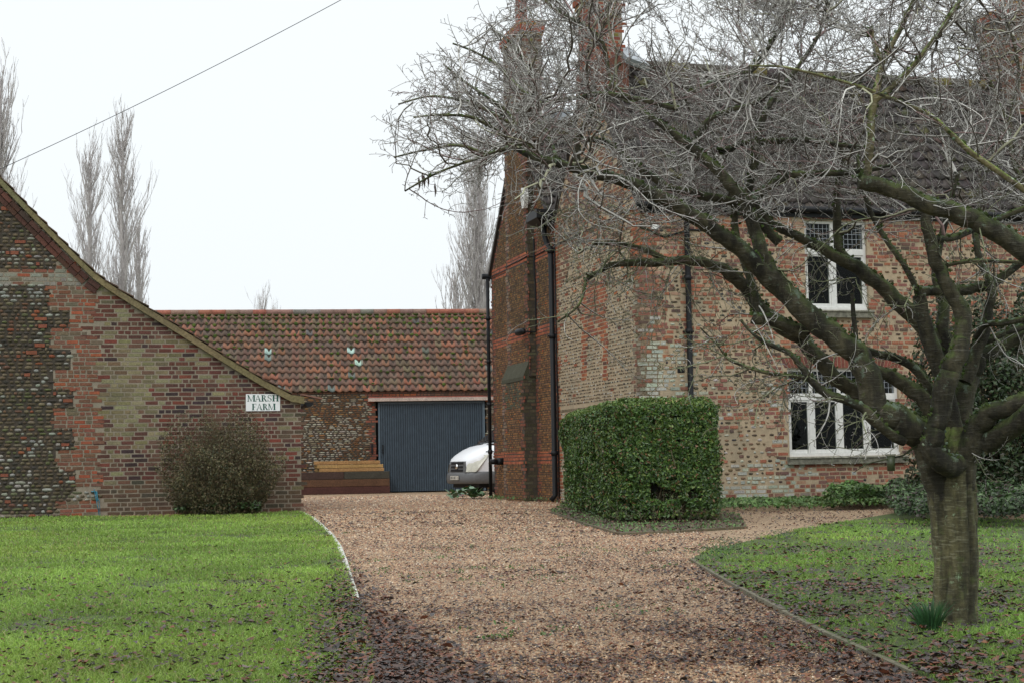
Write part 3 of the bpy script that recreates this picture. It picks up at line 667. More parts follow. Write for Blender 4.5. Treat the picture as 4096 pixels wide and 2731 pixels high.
# windows (u0,u1,z0,z1)
lw = (fp(1811, 950)[0], fp(2066, 950)[0], fp(1940, 1046)[1], fp(1940, 845)[1])
uw = (fp(1850.5, 640)[0], fp(1994, 640)[0], fp(1925, 713)[1], fp(1925, 508)[1])
vent = (fp(1557, 848)[0], fp(1571, 848)[0], fp(1563, 854)[1], fp(1563, 841)[1])
def rect(w): return [FP(w[0], w[2]), FP(w[1], w[2]), FP(w[1], w[3]), FP(w[0], w[3])]
mb = MB()
mb.prism([FP(0, -.1), FP(LH, -.1), FP(LH, EZ), FP(0, EZ)], W_ * .34, (1, 1, 1), 0, holes=[rect(lw), rect(uw)])
PALE = (.40, .41, .35)
def ffn(u, z):
    if z > EZ - .05: return None
    for w, m_ in ((lw, .0), (uw, .0)):
        if w[0] - .02 < u < w[1] + .02 and w[2] - .15 < z < w[3]: return None
        if w[0] - .14 < u < w[1] + .14 and w[3] <= z < w[3] + .24: return None
    if vent[0] - .05 < u < vent[1] + .1 and vent[2] - .02 < z < vent[3] + .02: return None
    row = int(z / .32) % 2; x, y = proj(FP(u, z))
    corner = u < (.52 if row else .38); jamb = False
    for w in (lw, uw):
        if w[0] - (.42 if row else .26) < u < w[1] + (.42 if row else .26) and w[2] - .15 < z < w[3] + .25: jamb = True
    if z > EZ - .45: jamb = True
    if lw[0] - .1 < u < lw[1] + .1 and z < lw[2]: jamb = vn2(u * 5, z * 9) < .72
    if z < .42: jamb = True
    pale = max(0, 1.25 - math.hypot((x - 1515) / 85, (y - 860) / 125)) + (.7 * vn2(u * 3, z * 3) + .2 if (z < .8 and x < 1850) else 0) + .10 * (z < 2.5)
    pl = R() < pale * .95
    if corner or jamb:
        if not corner and R() < .04: return None
        c = pick(ORANGE); 
        if y > 1130: c = pick([(2, (.26, .15, .11)), (1, (.28, .24, .19)), (2, (.22, .10, .07))])
        if pl: c = PALE
        return ('brick', c)
    k = vn2(u * 1.3 + 3, z * 1.6)
    pb = .10 + .7 * k + (.25 if z > 3.0 else -.16)
    if R() < .06: return None
    if R() < pb: c = pick(ORANGE); rn = 0
    else: c = pick([(2, (.19, .13, .08)), (2, (.09, .07, .05)), (1.2, (.25, .19, .13)), (.8, (.055, .05, .05)), (.5, (.38, .37, .32))]); rn = 1
    if pl: c = PALE
    return ('mix', c, rn)
masonry(mb, C0, Uh, -W_, 0.0, LH, 0, EZ, ffn, ['brick', 'mix'])
# flat brick arches
for w in (lw, uw):
    n = int((w[1] - w[0] + .2) / .077)
    for i in range(n):
        t = (i + .5) / n - .5; u = (w[0] + w[1]) / 2 + t * (w[1] - w[0] + .12)
        o_ = FP(u - .032, w[3] + .01, -.01); mb.box(o_, Uh * .064, Z * .215 + Uh * t * .18, -W_ * (-.0 + .018) * 1, jit(pick([(2, (.20, .07, .05)), (1, (.15, .06, .05))])), 1)
# near gable (flint) and wing gable (carstone) walls
def gz(w):
    return EZ + (RZ - EZ) * (1 - abs((w % WD) - WD / 2) / (WD / 2))
VZ = 6.15
mb.prism([GP(.0, -.1), GP(WD, -.1), GP(WD, VZ), GP(WD / 2, RZ), GP(0, EZ)], Uh * .34, (1, 1, 1), 2)
mb.prism([GP(WD, -.1), GP(2 * WD, -.1), GP(2 * WD, EZ), GP(1.5 * WD, RZ), GP(WD, VZ)], Uh * .34, (1, 1, 1), 3)
def gfn(w, z):
    lim = lerp(EZ, RZ, w / (WD / 2)) if w < WD / 2 else lerp(RZ, VZ, (w - WD / 2) / (WD / 2))
    if z > lim - .06: return None
    row = int(z / .32) % 2; x, y = proj(GP(w, z))
    if w < (.60 if row else .42) or w > WD - (.30 if row else .16): 
        c = pick(RED)
        if w < 1 and y > 640: c = pick([(1, (.23, .20, .14)), (1, (.19, .14, .10)), (1, (.27, .25, .20)), (1, (.20, .09, .06))])
        return ('brick', c)
    if z > 4.6 + 1.0 * vn2(w * 1.5, 3) and vn2(w * 2, z * 2 + 5) > .2: return ('brick', pick([(3, (.19, .085, .055)), (2, (.15, .09, .06)), (2, (.12, .085, .06)), (1, (.27, .11, .06))])) if R() < .9 else None
    # blocked openings
    if 1336 < x < 1392 and 644 < y < 748: return ('brick', pick([(3, (.33, .11, .06)), (2, (.26, .09, .05)), (1, (.15, .09, .07))]))
    if (1336 < x < 1349 or 1407 - 24 < x < 1396) and 770 < y < 872: return ('brick', pick(RED))
    if 1336 < x < 1396 and 750 < y < 772: return ('brick', pick(RED))
    ws = proj(GP(w, z))[1]; wz = 2.02
    if abs(z - wz) < .07: return ('brick', (.17, .14, .09))
    if R() < .05: return None
    c = pick(FLI)
    if z < wz and R() < .35: c = (.36, .36, .32)
    elif R() < .10: c = (.33, .33, .29)
    if z > 3.9 and R() < .12: return ('brick', pick(RED))
    if w > 1.2 and R() < .02: return ('brick', pick(RED))
    return ('flint', c)
masonry(mb, C0, W_, -Uh, 0.0, WD, 0, RZ, gfn, ['brick', 'flint'])
bw0, bw1, bL = 6.94, 8.78, .17      # upper chimney breast
cw0, cw1, cL, cz = 7.01, 8.87, .29, gp(1180, 868, .29)[1]
BZ = [gp(1190, 607)[1], gp(1190, 775)[1], gp(1190, 1050)[1]]
def carfn(w, z, inb=False):
    lim = lerp(VZ, RZ, (w - WD) / (WD / 2)) if w < 1.5 * WD else lerp(RZ, EZ, (w - 1.5 * WD) / (WD / 2))
    if z > lim - .05 and not inb: return None
    tz = int(z / .24) % 2
    for b in BZ:
        if abs(z - b) < .125: return ('brick', pick(BANDRED))
    e = .26 if tz else .15; sc = 1.6
    lst = [(WD, 1), (2 * WD, 1)] if not inb else []
    q0, q1 = (cw0, cw1) if z < cz else (bw0, bw1)
    for a in (WD, 2 * WD, q0, q1):
        if inb and abs(w - q1) < e * 1.1: return ('brick', pick([(2, (.24, .17, .12)), (1, (.20, .15, .11)), (1, (.20, .09, .06))]))
        if abs(w - a) < e * 1.25 * (1.0 if a != WD else .6): return ('brick', pick([(2, (.22, .075, .045)), (1, (.16, .07, .05)), (1, (.19, .10, .07))]))
    if z > lim - .28 and R() < .8: return ('brick', pick([(2, (.18, .065, .045)), (1, (.13, .06, .05))]))
    k = vn2(w * 1.2, z * .8); c = pick(CAR)
    if inb and cz - .7 < z < cz and R() < .6: c = (.10, .10, .065)
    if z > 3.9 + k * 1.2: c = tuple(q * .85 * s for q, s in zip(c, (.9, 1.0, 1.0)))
    return ('car', c)
def wfn(w, z):
    if z < cz and cw0 < w < cw1: return None
    if z >= cz and bw0 < w < bw1: return None
    return carfn(w, z)
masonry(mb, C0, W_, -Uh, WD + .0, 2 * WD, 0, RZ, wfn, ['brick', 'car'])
mb.build('wall', [MORT_CREAM, MASON, MORT_CREAM, MORT_DARK], house)
# chimney breast
mb = MB()
mb.prism([GP(cw0, -.1), GP(cw1, -.1), GP(cw1, cz), GP(cw0, cz)], -Uh * cL, (1, 1, 1), 0)
mb.prism([GP(bw0, cz), GP(bw1, cz), GP(bw1, 9.4), GP(bw0, 9.4)], -Uh * bL, (1, 1, 1), 0)
def inb(f): return lambda w, z: (carfn(w, z, True))
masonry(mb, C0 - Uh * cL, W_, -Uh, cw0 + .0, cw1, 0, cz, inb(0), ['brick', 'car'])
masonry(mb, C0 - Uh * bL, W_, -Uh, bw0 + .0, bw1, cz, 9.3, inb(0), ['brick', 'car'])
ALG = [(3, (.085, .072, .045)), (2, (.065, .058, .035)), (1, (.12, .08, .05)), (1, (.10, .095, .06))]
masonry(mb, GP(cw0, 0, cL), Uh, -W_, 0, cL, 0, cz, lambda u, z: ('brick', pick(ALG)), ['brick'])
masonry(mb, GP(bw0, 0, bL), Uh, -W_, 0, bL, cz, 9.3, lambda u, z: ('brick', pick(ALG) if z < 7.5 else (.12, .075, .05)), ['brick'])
# sloping weathering cap
mb.add([GP(cw0 - .01, cz, cL + .02), GP(cw1 + .01, cz, cL + .02), GP(bw1, cz + .36, bL + .003), GP(bw0, cz + .36, bL + .003), GP(cw0 - .01, cz + .0, 0), GP(bw0 - .005, cz + .36, 0), GP(cw0 - .01, cz - .09, cL + .02), GP(cw1 + .01, cz - .09, cL + .02), GP(cw0 - .01, cz - .09, 0)], [(0, 1, 2, 3), (0, 3, 5, 4), (0, 1, 7, 6), (0, 4, 8, 6)], (.065, .065, .042), 1)
mb.build('chimney_breast', [MORT_DARK, MASON], house)
# rear and right walls
mb = MB(); mb.box(GP(2 * WD - .34, -.1, -.34), Uh * (LH - .35), W_ * .3, Z * (EZ + .05), (.2, .1, .07)); mb.box(FP(LH - .3, -.1, -.34), Uh * .3, W_ * (2 * WD - .7), Z * (EZ + .05), (.2, .1, .07)); mb.build('rear_wall', MASON, house)
# roofs
def hcol(c, r):
    k = vn2(c * .3, r * .5)
    if R() < .02 + .10 * (r > 11): return (.095, .085, .04)
    return pick([(3, (.055, .048, .046)), (3, (.070, .060, .056)), (1.4, (.09, .075, .062)), (.8, (.08, .055, .045)), (.5, (.06, .065, .035))])
for k, (w0, ze) in enumerate(((0., EZ), (WD, VZ))):
    mb = MB(); S1 = (W_ * (WD / 2) + Z * (RZ - ze)); sl_ = S1.length; S1.normalize(); nr = int(sl_ / .30) + 1; oo = FP(-.1 if k == 0 else -.12, ze + .05, -w0) - S1 * .16
    pantiles(mb, oo, Uh, S1, 48 if k == 0 else 34, nr, .245, (sl_ + .12) / nr, hcol, amp=.03, nseg=6)
    A_ = GP(w0, ze, .05); B_ = GP(w0 + WD / 2, RZ, .05); D_ = GP(w0 + WD, VZ if k == 0 else EZ, .05)
    mb.prism([A_, B_, B_ + Uh * LH, A_ + Uh * LH], Z * .05, (.04, .035, .035)); mb.prism([B_ + Uh * 0, D_, D_ + Uh * LH, B_ + Uh * LH], Z * .08, (.05, .045, .045))
    for i in range(int(LH / .45)):
        a = B_ + Uh * (i * .45) + Z * .09; mb.tube([a, a + Uh * .22, a + Uh * .445], [.13, .125, .132], 10, jit(pick([(2, (.09, .08, .06)), (1.5, (.17, .15, .05)), (1, (.07, .06, .06))]), .15))
    # verge
    mb.build('roof', TILE, house)
VB = flatmat('verge_timber', (.035, .028, .024), .7)
mb = MB()
for a, b in (((2 * WD + .12, EZ - .17), (1.5 * WD, RZ + .02)), ((1.5 * WD, RZ + .02), (WD + .05, VZ - .03)), ((WD + .02, VZ), (.5 * WD, RZ + .02)), ((.5 * WD, RZ + .02), (-.12, EZ - .12))):
    mb.prism([GP(a[0], a[1], .003), GP(b[0], b[1], .003), GP(b[0], b[1] + .13, .003), GP(a[0], a[1] + .13, .003)], -Uh * .07)
mb.build('verge_board', VB, house)
# fascia + gutter front
mb = MB(); mb.tube([FP(-.1, EZ + .0, .14), FP(LH, EZ + .0, .14)], .06, 8); mb.box(FP(0, EZ - .14, .004), Uh * LH, Z * .13, -W_ * .05); mb.build('gutter', BLACK, house)
# chimneys
def stack(w0, w1, u0_, u1_, z0_, z1_, pal, capw, name='chimney', lower=None, pots=1):
    mb = MB(); A0 = C0 + W_ * w0 + Uh * u0_
    mb.box(A0 + Z * z0_, W_ * (w1 - w0), Uh * (u1_ - u0_), Z * (z1_ - z0_), (1, 1, 1), 0)
    f = lambda u, z: ('brick', (.20, .17, .05) if R() < .06 else pick(pal))
    masonry(mb, A0, W_, -Uh, 0, w1 - w0, z0_, z1_, f, ['brick']); masonry(mb, A0, Uh, -W_, 0, u1_ - u0_, z0_, z1_, f, ['brick'])
    zc = z1_
    for i, (e, h) in enumerate(capw):
        B0 = A0 - W_ * e - Uh * e + Z * zc; mb.box(B0, W_ * (w1 - w0 + 2 * e), Uh * (u1_ - u0_ + 2 * e), Z * (h - .004), jit((.30, .085, .045) if i % 2 else (.27, .16, .05), .1), 1); zc += h
    ch = mb.build(name, [MORT_MOD, MASON], house)
    for k in range(pots):
        c = A0 + W_ * ((w1 - w0) * (k + .5) / pots) + Uh * ((u1_ - u0_) / 2) + Z * zc; m2 = MB()
        m2.tube([c, c + Z * .08, c + Z * .75, c + Z * .78, c + Z * .85], [.17, .15, .135, .165, .165], 14, (.33, .085, .045)); m2.build('chimney_pot', MASON, ch)
    if lower:
        m3 = MB(); m3.prism([A0 + Uh * (u1_ - u0_ + .004) + Z * (RZ - .1) - W_ * .15, A0 + Uh * (u1_ - u0_ + .5) + Z * (RZ - .25) - W_ * .15, A0 + Uh * (u1_ - u0_ + .3) + Z * (RZ + .25) - W_ * -.4, A0 + Uh * (u1_ - u0_ + .004) + Z * (RZ + .3) - W_ * -.4], -W_ * .1 + Z * .1); m3.build('lead_flashing', LEAD, ch)
    return ch
zt1 = gp(1205, 76)[1]; zt2 = gp(1395, 160)[1]
stack(7.15, 8.75, -.17, .33, 8.5, gp(1203, 74, .17)[1], [(2, (.11, .075, .05)), (1, (.14, .11, .05)), (1, (.17, .08, .055))], [(.04, .08), (.07, .16), (.04, .08), (0, .08)])
stack(1.95, 3.35, -.02, .46, 8.4, gp(1395, -30)[1], [(3, (.27, .08, .045)), (2, (.21, .07, .05)), (.6, (.13, .06, .05))], [(.05, .1), (.09, .2), (.04, .1)], lower=True, pots=2)
mbx = MB(); A0 = GP(1.86, 8.4, .07); mbx.box(A0, W_ * 1.58, Uh * .62, Z * (gp(1395, 125)[1] - 8.4), (.15, .065, .045)); mbx.build('chimney_plinth', MASON, house)
q3 = hit(2308, 100, C0 + W_ * 2.4, W_); u3 = (q3 - C0).dot(Uh); z3 = hit(2320, 50, C0 + W_ * 2.4, W_).z
stack(2.0, 3.4, u3, u3 + 1.0, 8.4, z3, [(2, (.17, .075, .05)), (1, (.13, .09, .06))], [(.05, .1), (.09, .16), (.04, .08)], pots=2)
# lead flashing at wing stack foot
mb = MB(); a = gp(1215, 262)[1]
mb.prism([GP(7.0, a - .12, -.30), GP(7.0, a + .16, -.30), GP(7.0, a + .12, -.95), GP(7.0, a - .18, -.95)], -W_ * .03); mb.build('lead_flashing', LEAD, house)

# windows
def window(w, xs, ztr, name, lead_rows=3, d=.07):
    fr = MB(); T = .055
    def bar(u0_, u1_, z0_, z1_, dd=0., th=.06): fr.box(FP(u0_, z0_, -d + dd), Uh * (u1_ - u0_), Z * (z1_ - z0_), W_ * th)
    zb, zt_ = w[2], w[3]
    bar(w[0], w[1], zb, zb + .06, .035, .12)          # cill member
    bar(w[0], w[0] + T, zb + .061, zt_); bar(w[1] - T, w[1], zb + .061, zt_)
    bar(w[0] + T + .001, w[1] - T - .001, zt_ - T, zt_, .002); bar(w[0] + T + .001, w[1] - T - .001, ztr[0], ztr[1], .01, .07)
    for a, b in zip(xs[:-1], xs[1:]):
        pass
    for m_ in xs[1:-1]: bar(m_ - .045, m_ + .045, zb + .061, ztr[0] - .001, .004); bar(m_ - .035, m_ + .035, ztr[1] + .001, zt_ - T - .001, .004)
    # casement rails
    for a, b in zip(xs[:-1], xs[1:]):
        a_ = a + (.056 if a == xs[0] else .046); b_ = b - (.056 if b == xs[-1] else .046)
        for z0_, z1_ in ((zb + .062, ztr[0] - .002),):
            c = .035
            bar(a_, a_ + c, z0_, z1_, -.008, .05); bar(b_ - c, b_, z0_, z1_, -.008, .05); bar(a_ + c + .001, b_ - c - .001, z0_, z0_ + .075, -.01, .05); bar(a_ + c + .001, b_ - c - .001, z1_ - c, z1_, -.01, .05)
    win = fr.build('window_frame', WHITE, house); win['label'] = name
    gl = MB(); gl.box(FP(w[0] + .02, zb + .03, -d - .03), Uh * (w[1] - w[0] - .04), Z * (zt_ - zb - .05), W_ * .004); gl.build('window_pane', GLASS, win)
    ld = MB()
    for a, b in zip(xs[:-1], xs[1:]):
        n = max(3, int((b - a) / .085))
        for i in range(1, n): u = lerp(a, b, i / n); ld.box(FP(u - .004, ztr[1], -d - .024), Uh * .008, Z * (zt_ - T - ztr[1]), W_ * .004)
    n = max(3, int((zt_ - ztr[1]) / .10))
    for i in range(1, n): z = lerp(ztr[1], zt_ - T, i / n); ld.box(FP(w[0] + T, z - .004, -d - .021), Uh * (w[1] - w[0] - 2 * T), Z * .008, W_ * .004)
    ld.build('leaded_lights', LEAD, win)
m, nt, bs = newmat('window_glass'); gl_ = N(nt, 'ShaderNodeBsdfGlossy'); gl_.inputs['Roughness'].default_value = .03
trn = N(nt, 'ShaderNodeBsdfTransparent'); trn.inputs[0].default_value = (.75, .8, .78, 1); fr_ = N(nt, 'ShaderNodeFresnel'); fr_.inputs[0].default_value = 1.2
ms = N(nt, 'ShaderNodeMixShader'); L(nt, fr_.outputs[0], ms.inputs[0]); L(nt, trn.outputs[0], ms.inputs[1]); L(nt, gl_.outputs[0], ms.inputs[2]); L(nt, ms.outputs[0], nt.nodes['Material Output'].inputs[0]); GLASS = m
fx = lambda x, y: fp(x, y)[0]
window(lw, [lw[0], fx(1868, 960), fx(1932.5, 960), fx(1995, 960), lw[1]], (fp(1940, 917)[1], fp(1940, 902)[1]), 'wide white four light ground floor window')
window(uw, [uw[0], fx(1917, 640), uw[1]], (fp(1925, 585)[1], fp(1925, 571)[1]), 'white two light upstairs window')
for w, e in ((lw, (.06, .12)), (uw, (.05, .06))):
    mb = MB(); h = .15
    mb.prism([FP(w[0] - e[0], w[2] - h, .0), FP(w[0] - e[0], w[2] - .005, .0), FP(w[0] - e[0], w[2] - .005, .11), FP(w[0] - e[0], w[2] - .035, .13), FP(w[0] - e[0], w[2] - .05, .10), FP(w[0] - e[0], w[2] - h, .09)], Uh * (w[1] - w[0] + sum(e))); mb.build('window_sill', STONE, house)
    mb = MB(); mb.box(FP(w[0], w[2] - .004, -.34), Uh * (w[1] - w[0]), -W_ * -.0 - W_ * .26, Z * .004); mb.build('inner_sill', WHITE, house)
# dark interior floor and upper floor so rooms read dark
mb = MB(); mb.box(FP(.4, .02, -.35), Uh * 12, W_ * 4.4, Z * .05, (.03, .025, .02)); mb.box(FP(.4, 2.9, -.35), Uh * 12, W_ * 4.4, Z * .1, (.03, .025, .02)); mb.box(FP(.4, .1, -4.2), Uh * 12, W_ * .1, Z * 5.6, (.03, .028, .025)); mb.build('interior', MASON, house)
tu, tz_ = fp(1893, 1022); mb = MB(); tb = FP(tu, tz_, -.45)
mb.tube([tb, tb + Z * .28, tb + Z * .36 - Uh * .03, tb + Z * .40 - Uh * .10, tb + Z * .36 - Uh * .17, tb + Z * .26 - Uh * .19], .012, 8)
tp = mb.build('kitchen_tap', STEEL); tag(tp, 'curved steel kitchen tap seen through the ground floor window', 'tap')
# vent
mb = MB(); 
for i in range(4): z = lerp(vent[2], vent[3], i / 4); mb.box(FP(vent[0], z, .0), Uh * (vent[1] - vent[0]), Z * .03, -W_ * .02)
mb.box(FP(vent[0] - .01, vent[2] - .01, .0), Uh * (vent[1] - vent[0] + .02), Z * (vent[3] - vent[2] + .02), -W_ * .006); mb.build('air_vent', BLACK, house)
# down pipes
def pipe(pts, r, name='downpipe', collars=(), n=12, mat=BLACK):
    mb = MB(); mb.tube(pts, r, n)
    for c in collars: mb.tube([c - Z * .05, c + Z * .05], r * 1.3, n); mb.box(c - Uh * .1 - W_ * .0 - Z * .015, Uh * .2, Z * .03, W_ * .06)
    return mb.build(name, mat, house)
pu = fp(1580, 800)[0]; pipe([FP(pu, EZ - .02, .14), FP(pu, EZ - .2, .10), FP(pu, .1, .08), FP(pu, .0, .16)], .055, collars=[FP(pu, fp(1580, 762)[1], .08), FP(pu, fp(1580, 640)[1], .08)])
pw = gp(1269, 800, .1)[0]
mb = MB(); hz = gp(1265, 505)[1]; hw = gp(1264, 505)[0]
mb.add([GP(hw + s * a, hz + b, d_) for b, a, d_ in ((.17, .42, .45), (-.02, .42, .45), (-.13, .25, .3)) for s in (-1, 1)] + [GP(hw + s * a, hz + b, 0.) for b, a in ((.17, .42), (-.02, .42), (-.13, .25)) for s in (-1, 1)],
       [(0, 1, 3, 2), (2, 3, 5, 4), (0, 2, 8, 6), (2, 4, 10, 8), (1, 3, 9, 7), (3, 5, 11, 9), (0, 1, 7, 6), (4, 5, 11, 10)])
mb.build('rainwater_hopper', BLACK, house)
pipe([GP(hw, hz - .1, .15), GP(hw, hz - .35, .15), GP(hw - .05, hz - .55, .11), GP(pw, hz - .7, .1), GP(pw, .18, .1), GP(pw, .06, .2)], .06, collars=[GP(pw, gp(1268, 772, .1)[1], .1), GP(pw, gp(1268, 1040, .1)[1], .1), GP(pw, hz - .75, .1)])
lw_ = 2 * WD + .02; pl0 = GP(lw_, EZ - .12, .1)
pipe([pl0, GP(lw_, 4, .1), GP(lw_, 0, .1)], .045, collars=[GP(lw_, z, .1) for z in (1.2, 2.4, 3.5, 4.6)])
mb = MB(); mb.tube([GP(2 * WD + .1, EZ - .06, .22), GP(2 * WD + .1, EZ - .06, -6)], .075, 10); mb.build('gutter', BLACK, house)
def cable(pts, r=.012, name='cable', mat=BLACK):
    mb = MB(); mb.tube(pts, r, 6); return mb.build(name, mat, house)
zb = BZ[0]
cable([GP(2 * WD - .1, zb - .03, .03), GP(bw1 + .05, zb - .02, .03), GP(bw1 + .03, zb - .02, bL + .02), GP(bw0 - .03, zb, bL + .02), GP(bw0 - .03, zb, .02), GP(WD, zb + .03, .02), GP(WD - 2.2, zb + .03, .03), GP(.2, zb + .05, .03)])
cw_ = gp(1281, 800)[0]; cable([GP(cw_, 6., .03), GP(cw_, 3, .03), GP(cw_ - .03, 2.2, .03), GP(cw_, .1, .03)], .016)
cable([GP(bw0 - .06, 6.1, .03), GP(bw0 - .07, 5.2, .03), GP(bw0 - .12, 5.0, .03), GP(bw0 - .12, BZ[1] + .05, .03), GP(bw0 - .1, BZ[1], .03), GP(bw0 - .02, BZ[1], bL + .02)], .018)
cable([FP(-.02, EZ - .4, .02), FP(.5, EZ - .6, .02), FP(1., EZ - .45, .02), FP(1.7, EZ - .45, .02)], .02)
mb = MB(); lc = GP(bw0 + .25, BZ[1] + .02, bL + .1); mb.tube([lc - W_ * .25 , lc - W_ * .2 - Uh * .02, lc + W_ * .12 - Uh * .06, lc + W_ * .2 - Uh * .07], [.03, .075, .085, .05], 10); mb.tube([lc - W_ * .22, GP(bw0 - .02, BZ[1], .1)], .02, 6); mb.build('security_lamp', BLACK, house)
ab = gp(1209.5, 456, bL)[0]; az = gp(1209.5, 456, bL)[1]
mb = MB(); mb.prism([GP(ab - .1, az + .22, bL + .0), GP(ab + .1, az + .26, bL), GP(ab + .17, az, bL), GP(ab + .06, az - .24, bL), GP(ab - .06, az - .24, bL), GP(ab - .17, az + .0, bL)], -Uh * .1); mb.build('alarm_box', WHITE, house)
mb = MB(); vw, vz = gp(1156, 1059); mb.tube([GP(vw, vz, 0), GP(vw, vz, .16)], .085, 14); mb.tube([GP(vw, vz, .16), GP(vw, vz, .34)], .068, 14); mb.build('flue', BLACK, house)
mb = MB(); bu, bz_ = fp(1503, 523); mb.box(FP(bu - .07, bz_ - .04, 0), Uh * .14, Z * .09, -W_ * .06); mb.build('junction_box', WHITE, house)
mb = MB(); du_, dz_ = fp(1926, 1120); mb.tube([FP(du_, dz_, 0), FP(du_, dz_, .09), FP(du_ + .04, dz_ - .03, .12), FP(du_ + .16, .08, .16)], .045, 10); mb.build('waste_pipe', BLACK, house)

# ================================================================== VAN
vf = Vector((-math.cos(math.radians(28)), -math.sin(math.radians(28)), 0)); vl = Vector((-vf.y, vf.x, 0)); vl = vl if vl.y < 0 else -vl  # vl: towards camera side
VN = P(1049, 1060, 45.6); VN.z = 0
van = empty('parked_van', VN, 'white panel van with grey bumper, nose showing past the house corner', 'van')
VP_ = lambda s, t, z: VN - vf * s + vl * t + Z * z    # s back from nose, t sideways, z up
WV = flatmat('van_white', (.80, .82, .85), .25, .98, 1.02); GREYP = flatmat('grey_plastic', (.12, .125, .13), .5)
CLEAR = flatmat('headlight_lens', (.55, .55, .47), .12); CHROME = flatmat('chrome', (.7, .7, .7), .15, metal=1)
def loft(mb, secs, mi=0):
    n = len(secs[0]); vs = [p for s in secs for p in s]
    mb.add(vs, [(i * n + k, i * n + k + 1, (i + 1) * n + k + 1, (i + 1) * n + k) for i in range(len(secs) - 1) for k in range(n - 1)], (1, 1, 1), mi, True)
def vsec(s, hw, z0_, zs, zt_, crown):   # section across: side bottom -> side top -> over bonnet -> other side
    a = [(-hw, z0_), (-hw * 1.0, (z0_ + zs) / 2), (-hw * .985, zs), (-hw * .9, zs + (zt_ - zs) * .65), (-hw * .72, zt_), (-hw * .35, zt_ + crown), (0, zt_ + crown * 1.3)]
    a = a + [(-x, z) for x, z in a[-2::-1]]; return [VP_(s, x, z) for x, z in a]
mb = MB()
loft(mb, [vsec(.04, .50, .70, .90, .95, .0), vsec(.06, .60, .66, .92, .98, .02), vsec(.16, .78, .62, .98, 1.08, .03), vsec(.32, .90, .60, 1.05, 1.19, .03), vsec(.55, .96, .58, 1.14, 1.31, .03), vsec(.78, .98, .56, 1.22, 1.40, .03), vsec(1.05, .985, .5, 1.28, 1.45, .03), vsec(1.15, .985, .45, 1.32, 1.48, .03)])
loft(mb, [vsec(1.15, .985, .35, 1.32, 1.48, .02), vsec(1.5, .98, .35, 1.7, 1.75, .02), vsec(1.95, .97, .35, 1.95, 2.1, .03), vsec(2.4, .97, .35, 2.0, 2.25, .04), vsec(5.0, .97, .35, 2.0, 2.27, .04), vsec(5.02, .9, .45, 1.9, 2.1, .04)])
mb.build('body', WV, van)
mb = MB()  # bumper: wraps the nose
prof = [(.32, -.02), (.35, .05), (.46, .075), (.58, .06), (.63, .03), (.67, -.03)]
path = [(-1.0, 1.0), (-.985, .55), (-.93, .28), (-.78, .10), (-.45, .015), (0, 0.), (.45, .015), (.78, .10), (.93, .28), (.985, .55), (1.0, 1.0)]
vs = []
for t, s in path:
    k = math.hypot(t, .6) ; dx = (t / 1.0) ** 3 * .5
    for z, o_ in prof: vs.append(VP_(s - o_ * .8, t * (1 + o_ * .25), z))
n = len(prof); mb.add(vs, [(i * n + k, i * n + k + 1, (i + 1) * n + k + 1, (i + 1) * n + k) for i in range(len(path) - 1) for k in range(n - 1)], (1, 1, 1), 0, True)
mb.build('bumper', GREYP, van)
mb = MB()
mb.prism([VP_(.0, -.58, .62), VP_(.0, .58, .62), VP_(.035, .50, .975), VP_(.035, -.50, .975)], -vf * .1)
gr = mb.build('grille', GREYP, van)
mb = MB()
for z, s in ((.68, -.006), (.78, .005), (.89, .015)): mb.prism([VP_(s, -.40, z), VP_(s, .40, z), VP_(s + .008, .39, z + .06), VP_(s + .008, -.39, z + .06)], vf * .006)
mb.build('grille_slot', BLACK, gr)
mb = MB(); mb.tube([VP_(.02, 0, .82), VP_(-.03, 0, .825)], [.085, .07], 14); mb.build('badge', CHROME, gr)
for sgn in (1, -1):
    mb = MB(); q = [(.02, .62, .665), (.20, .90, .665), (.30, .955, .80), (.60, .975, 1.16), (.42, .84, 1.14), (.20, .68, 1.03), (.06, .60, .85)]
    c = Vector((0, 0, 0)); vs = [VP_(s - .03, sgn * t, z) for s, t, z in q]; vs.append(VP_(.19, sgn * .85, .90))
    mb.add(vs, [(i, (i + 1) % 7, 7) for i in range(7)], (1, 1, 1), 0, True); mb.build('headlight', CLEAR, van)
mb = MB(); mb.box(VP_(-.09, -.26, .44), vl * .52, Z * .115, -vf * .02); rr = random.Random(4)
for i in range(7):
    t = -.22 + i * .065
    for a, b, c_, d_ in ((0, 0, .012, .07), (.03, 0, .012, .07), (0, .03, .04, .012)):
        if rr.random() < .8: mb.box(VP_(-.0925, t + a, .462 + b), vl * c_, Z * d_, vf * .001, (1, 1, 1), 1)
mb.build('number_plate', [flatmat('plate', (.55, .53, .47), .4), BLACK], van)

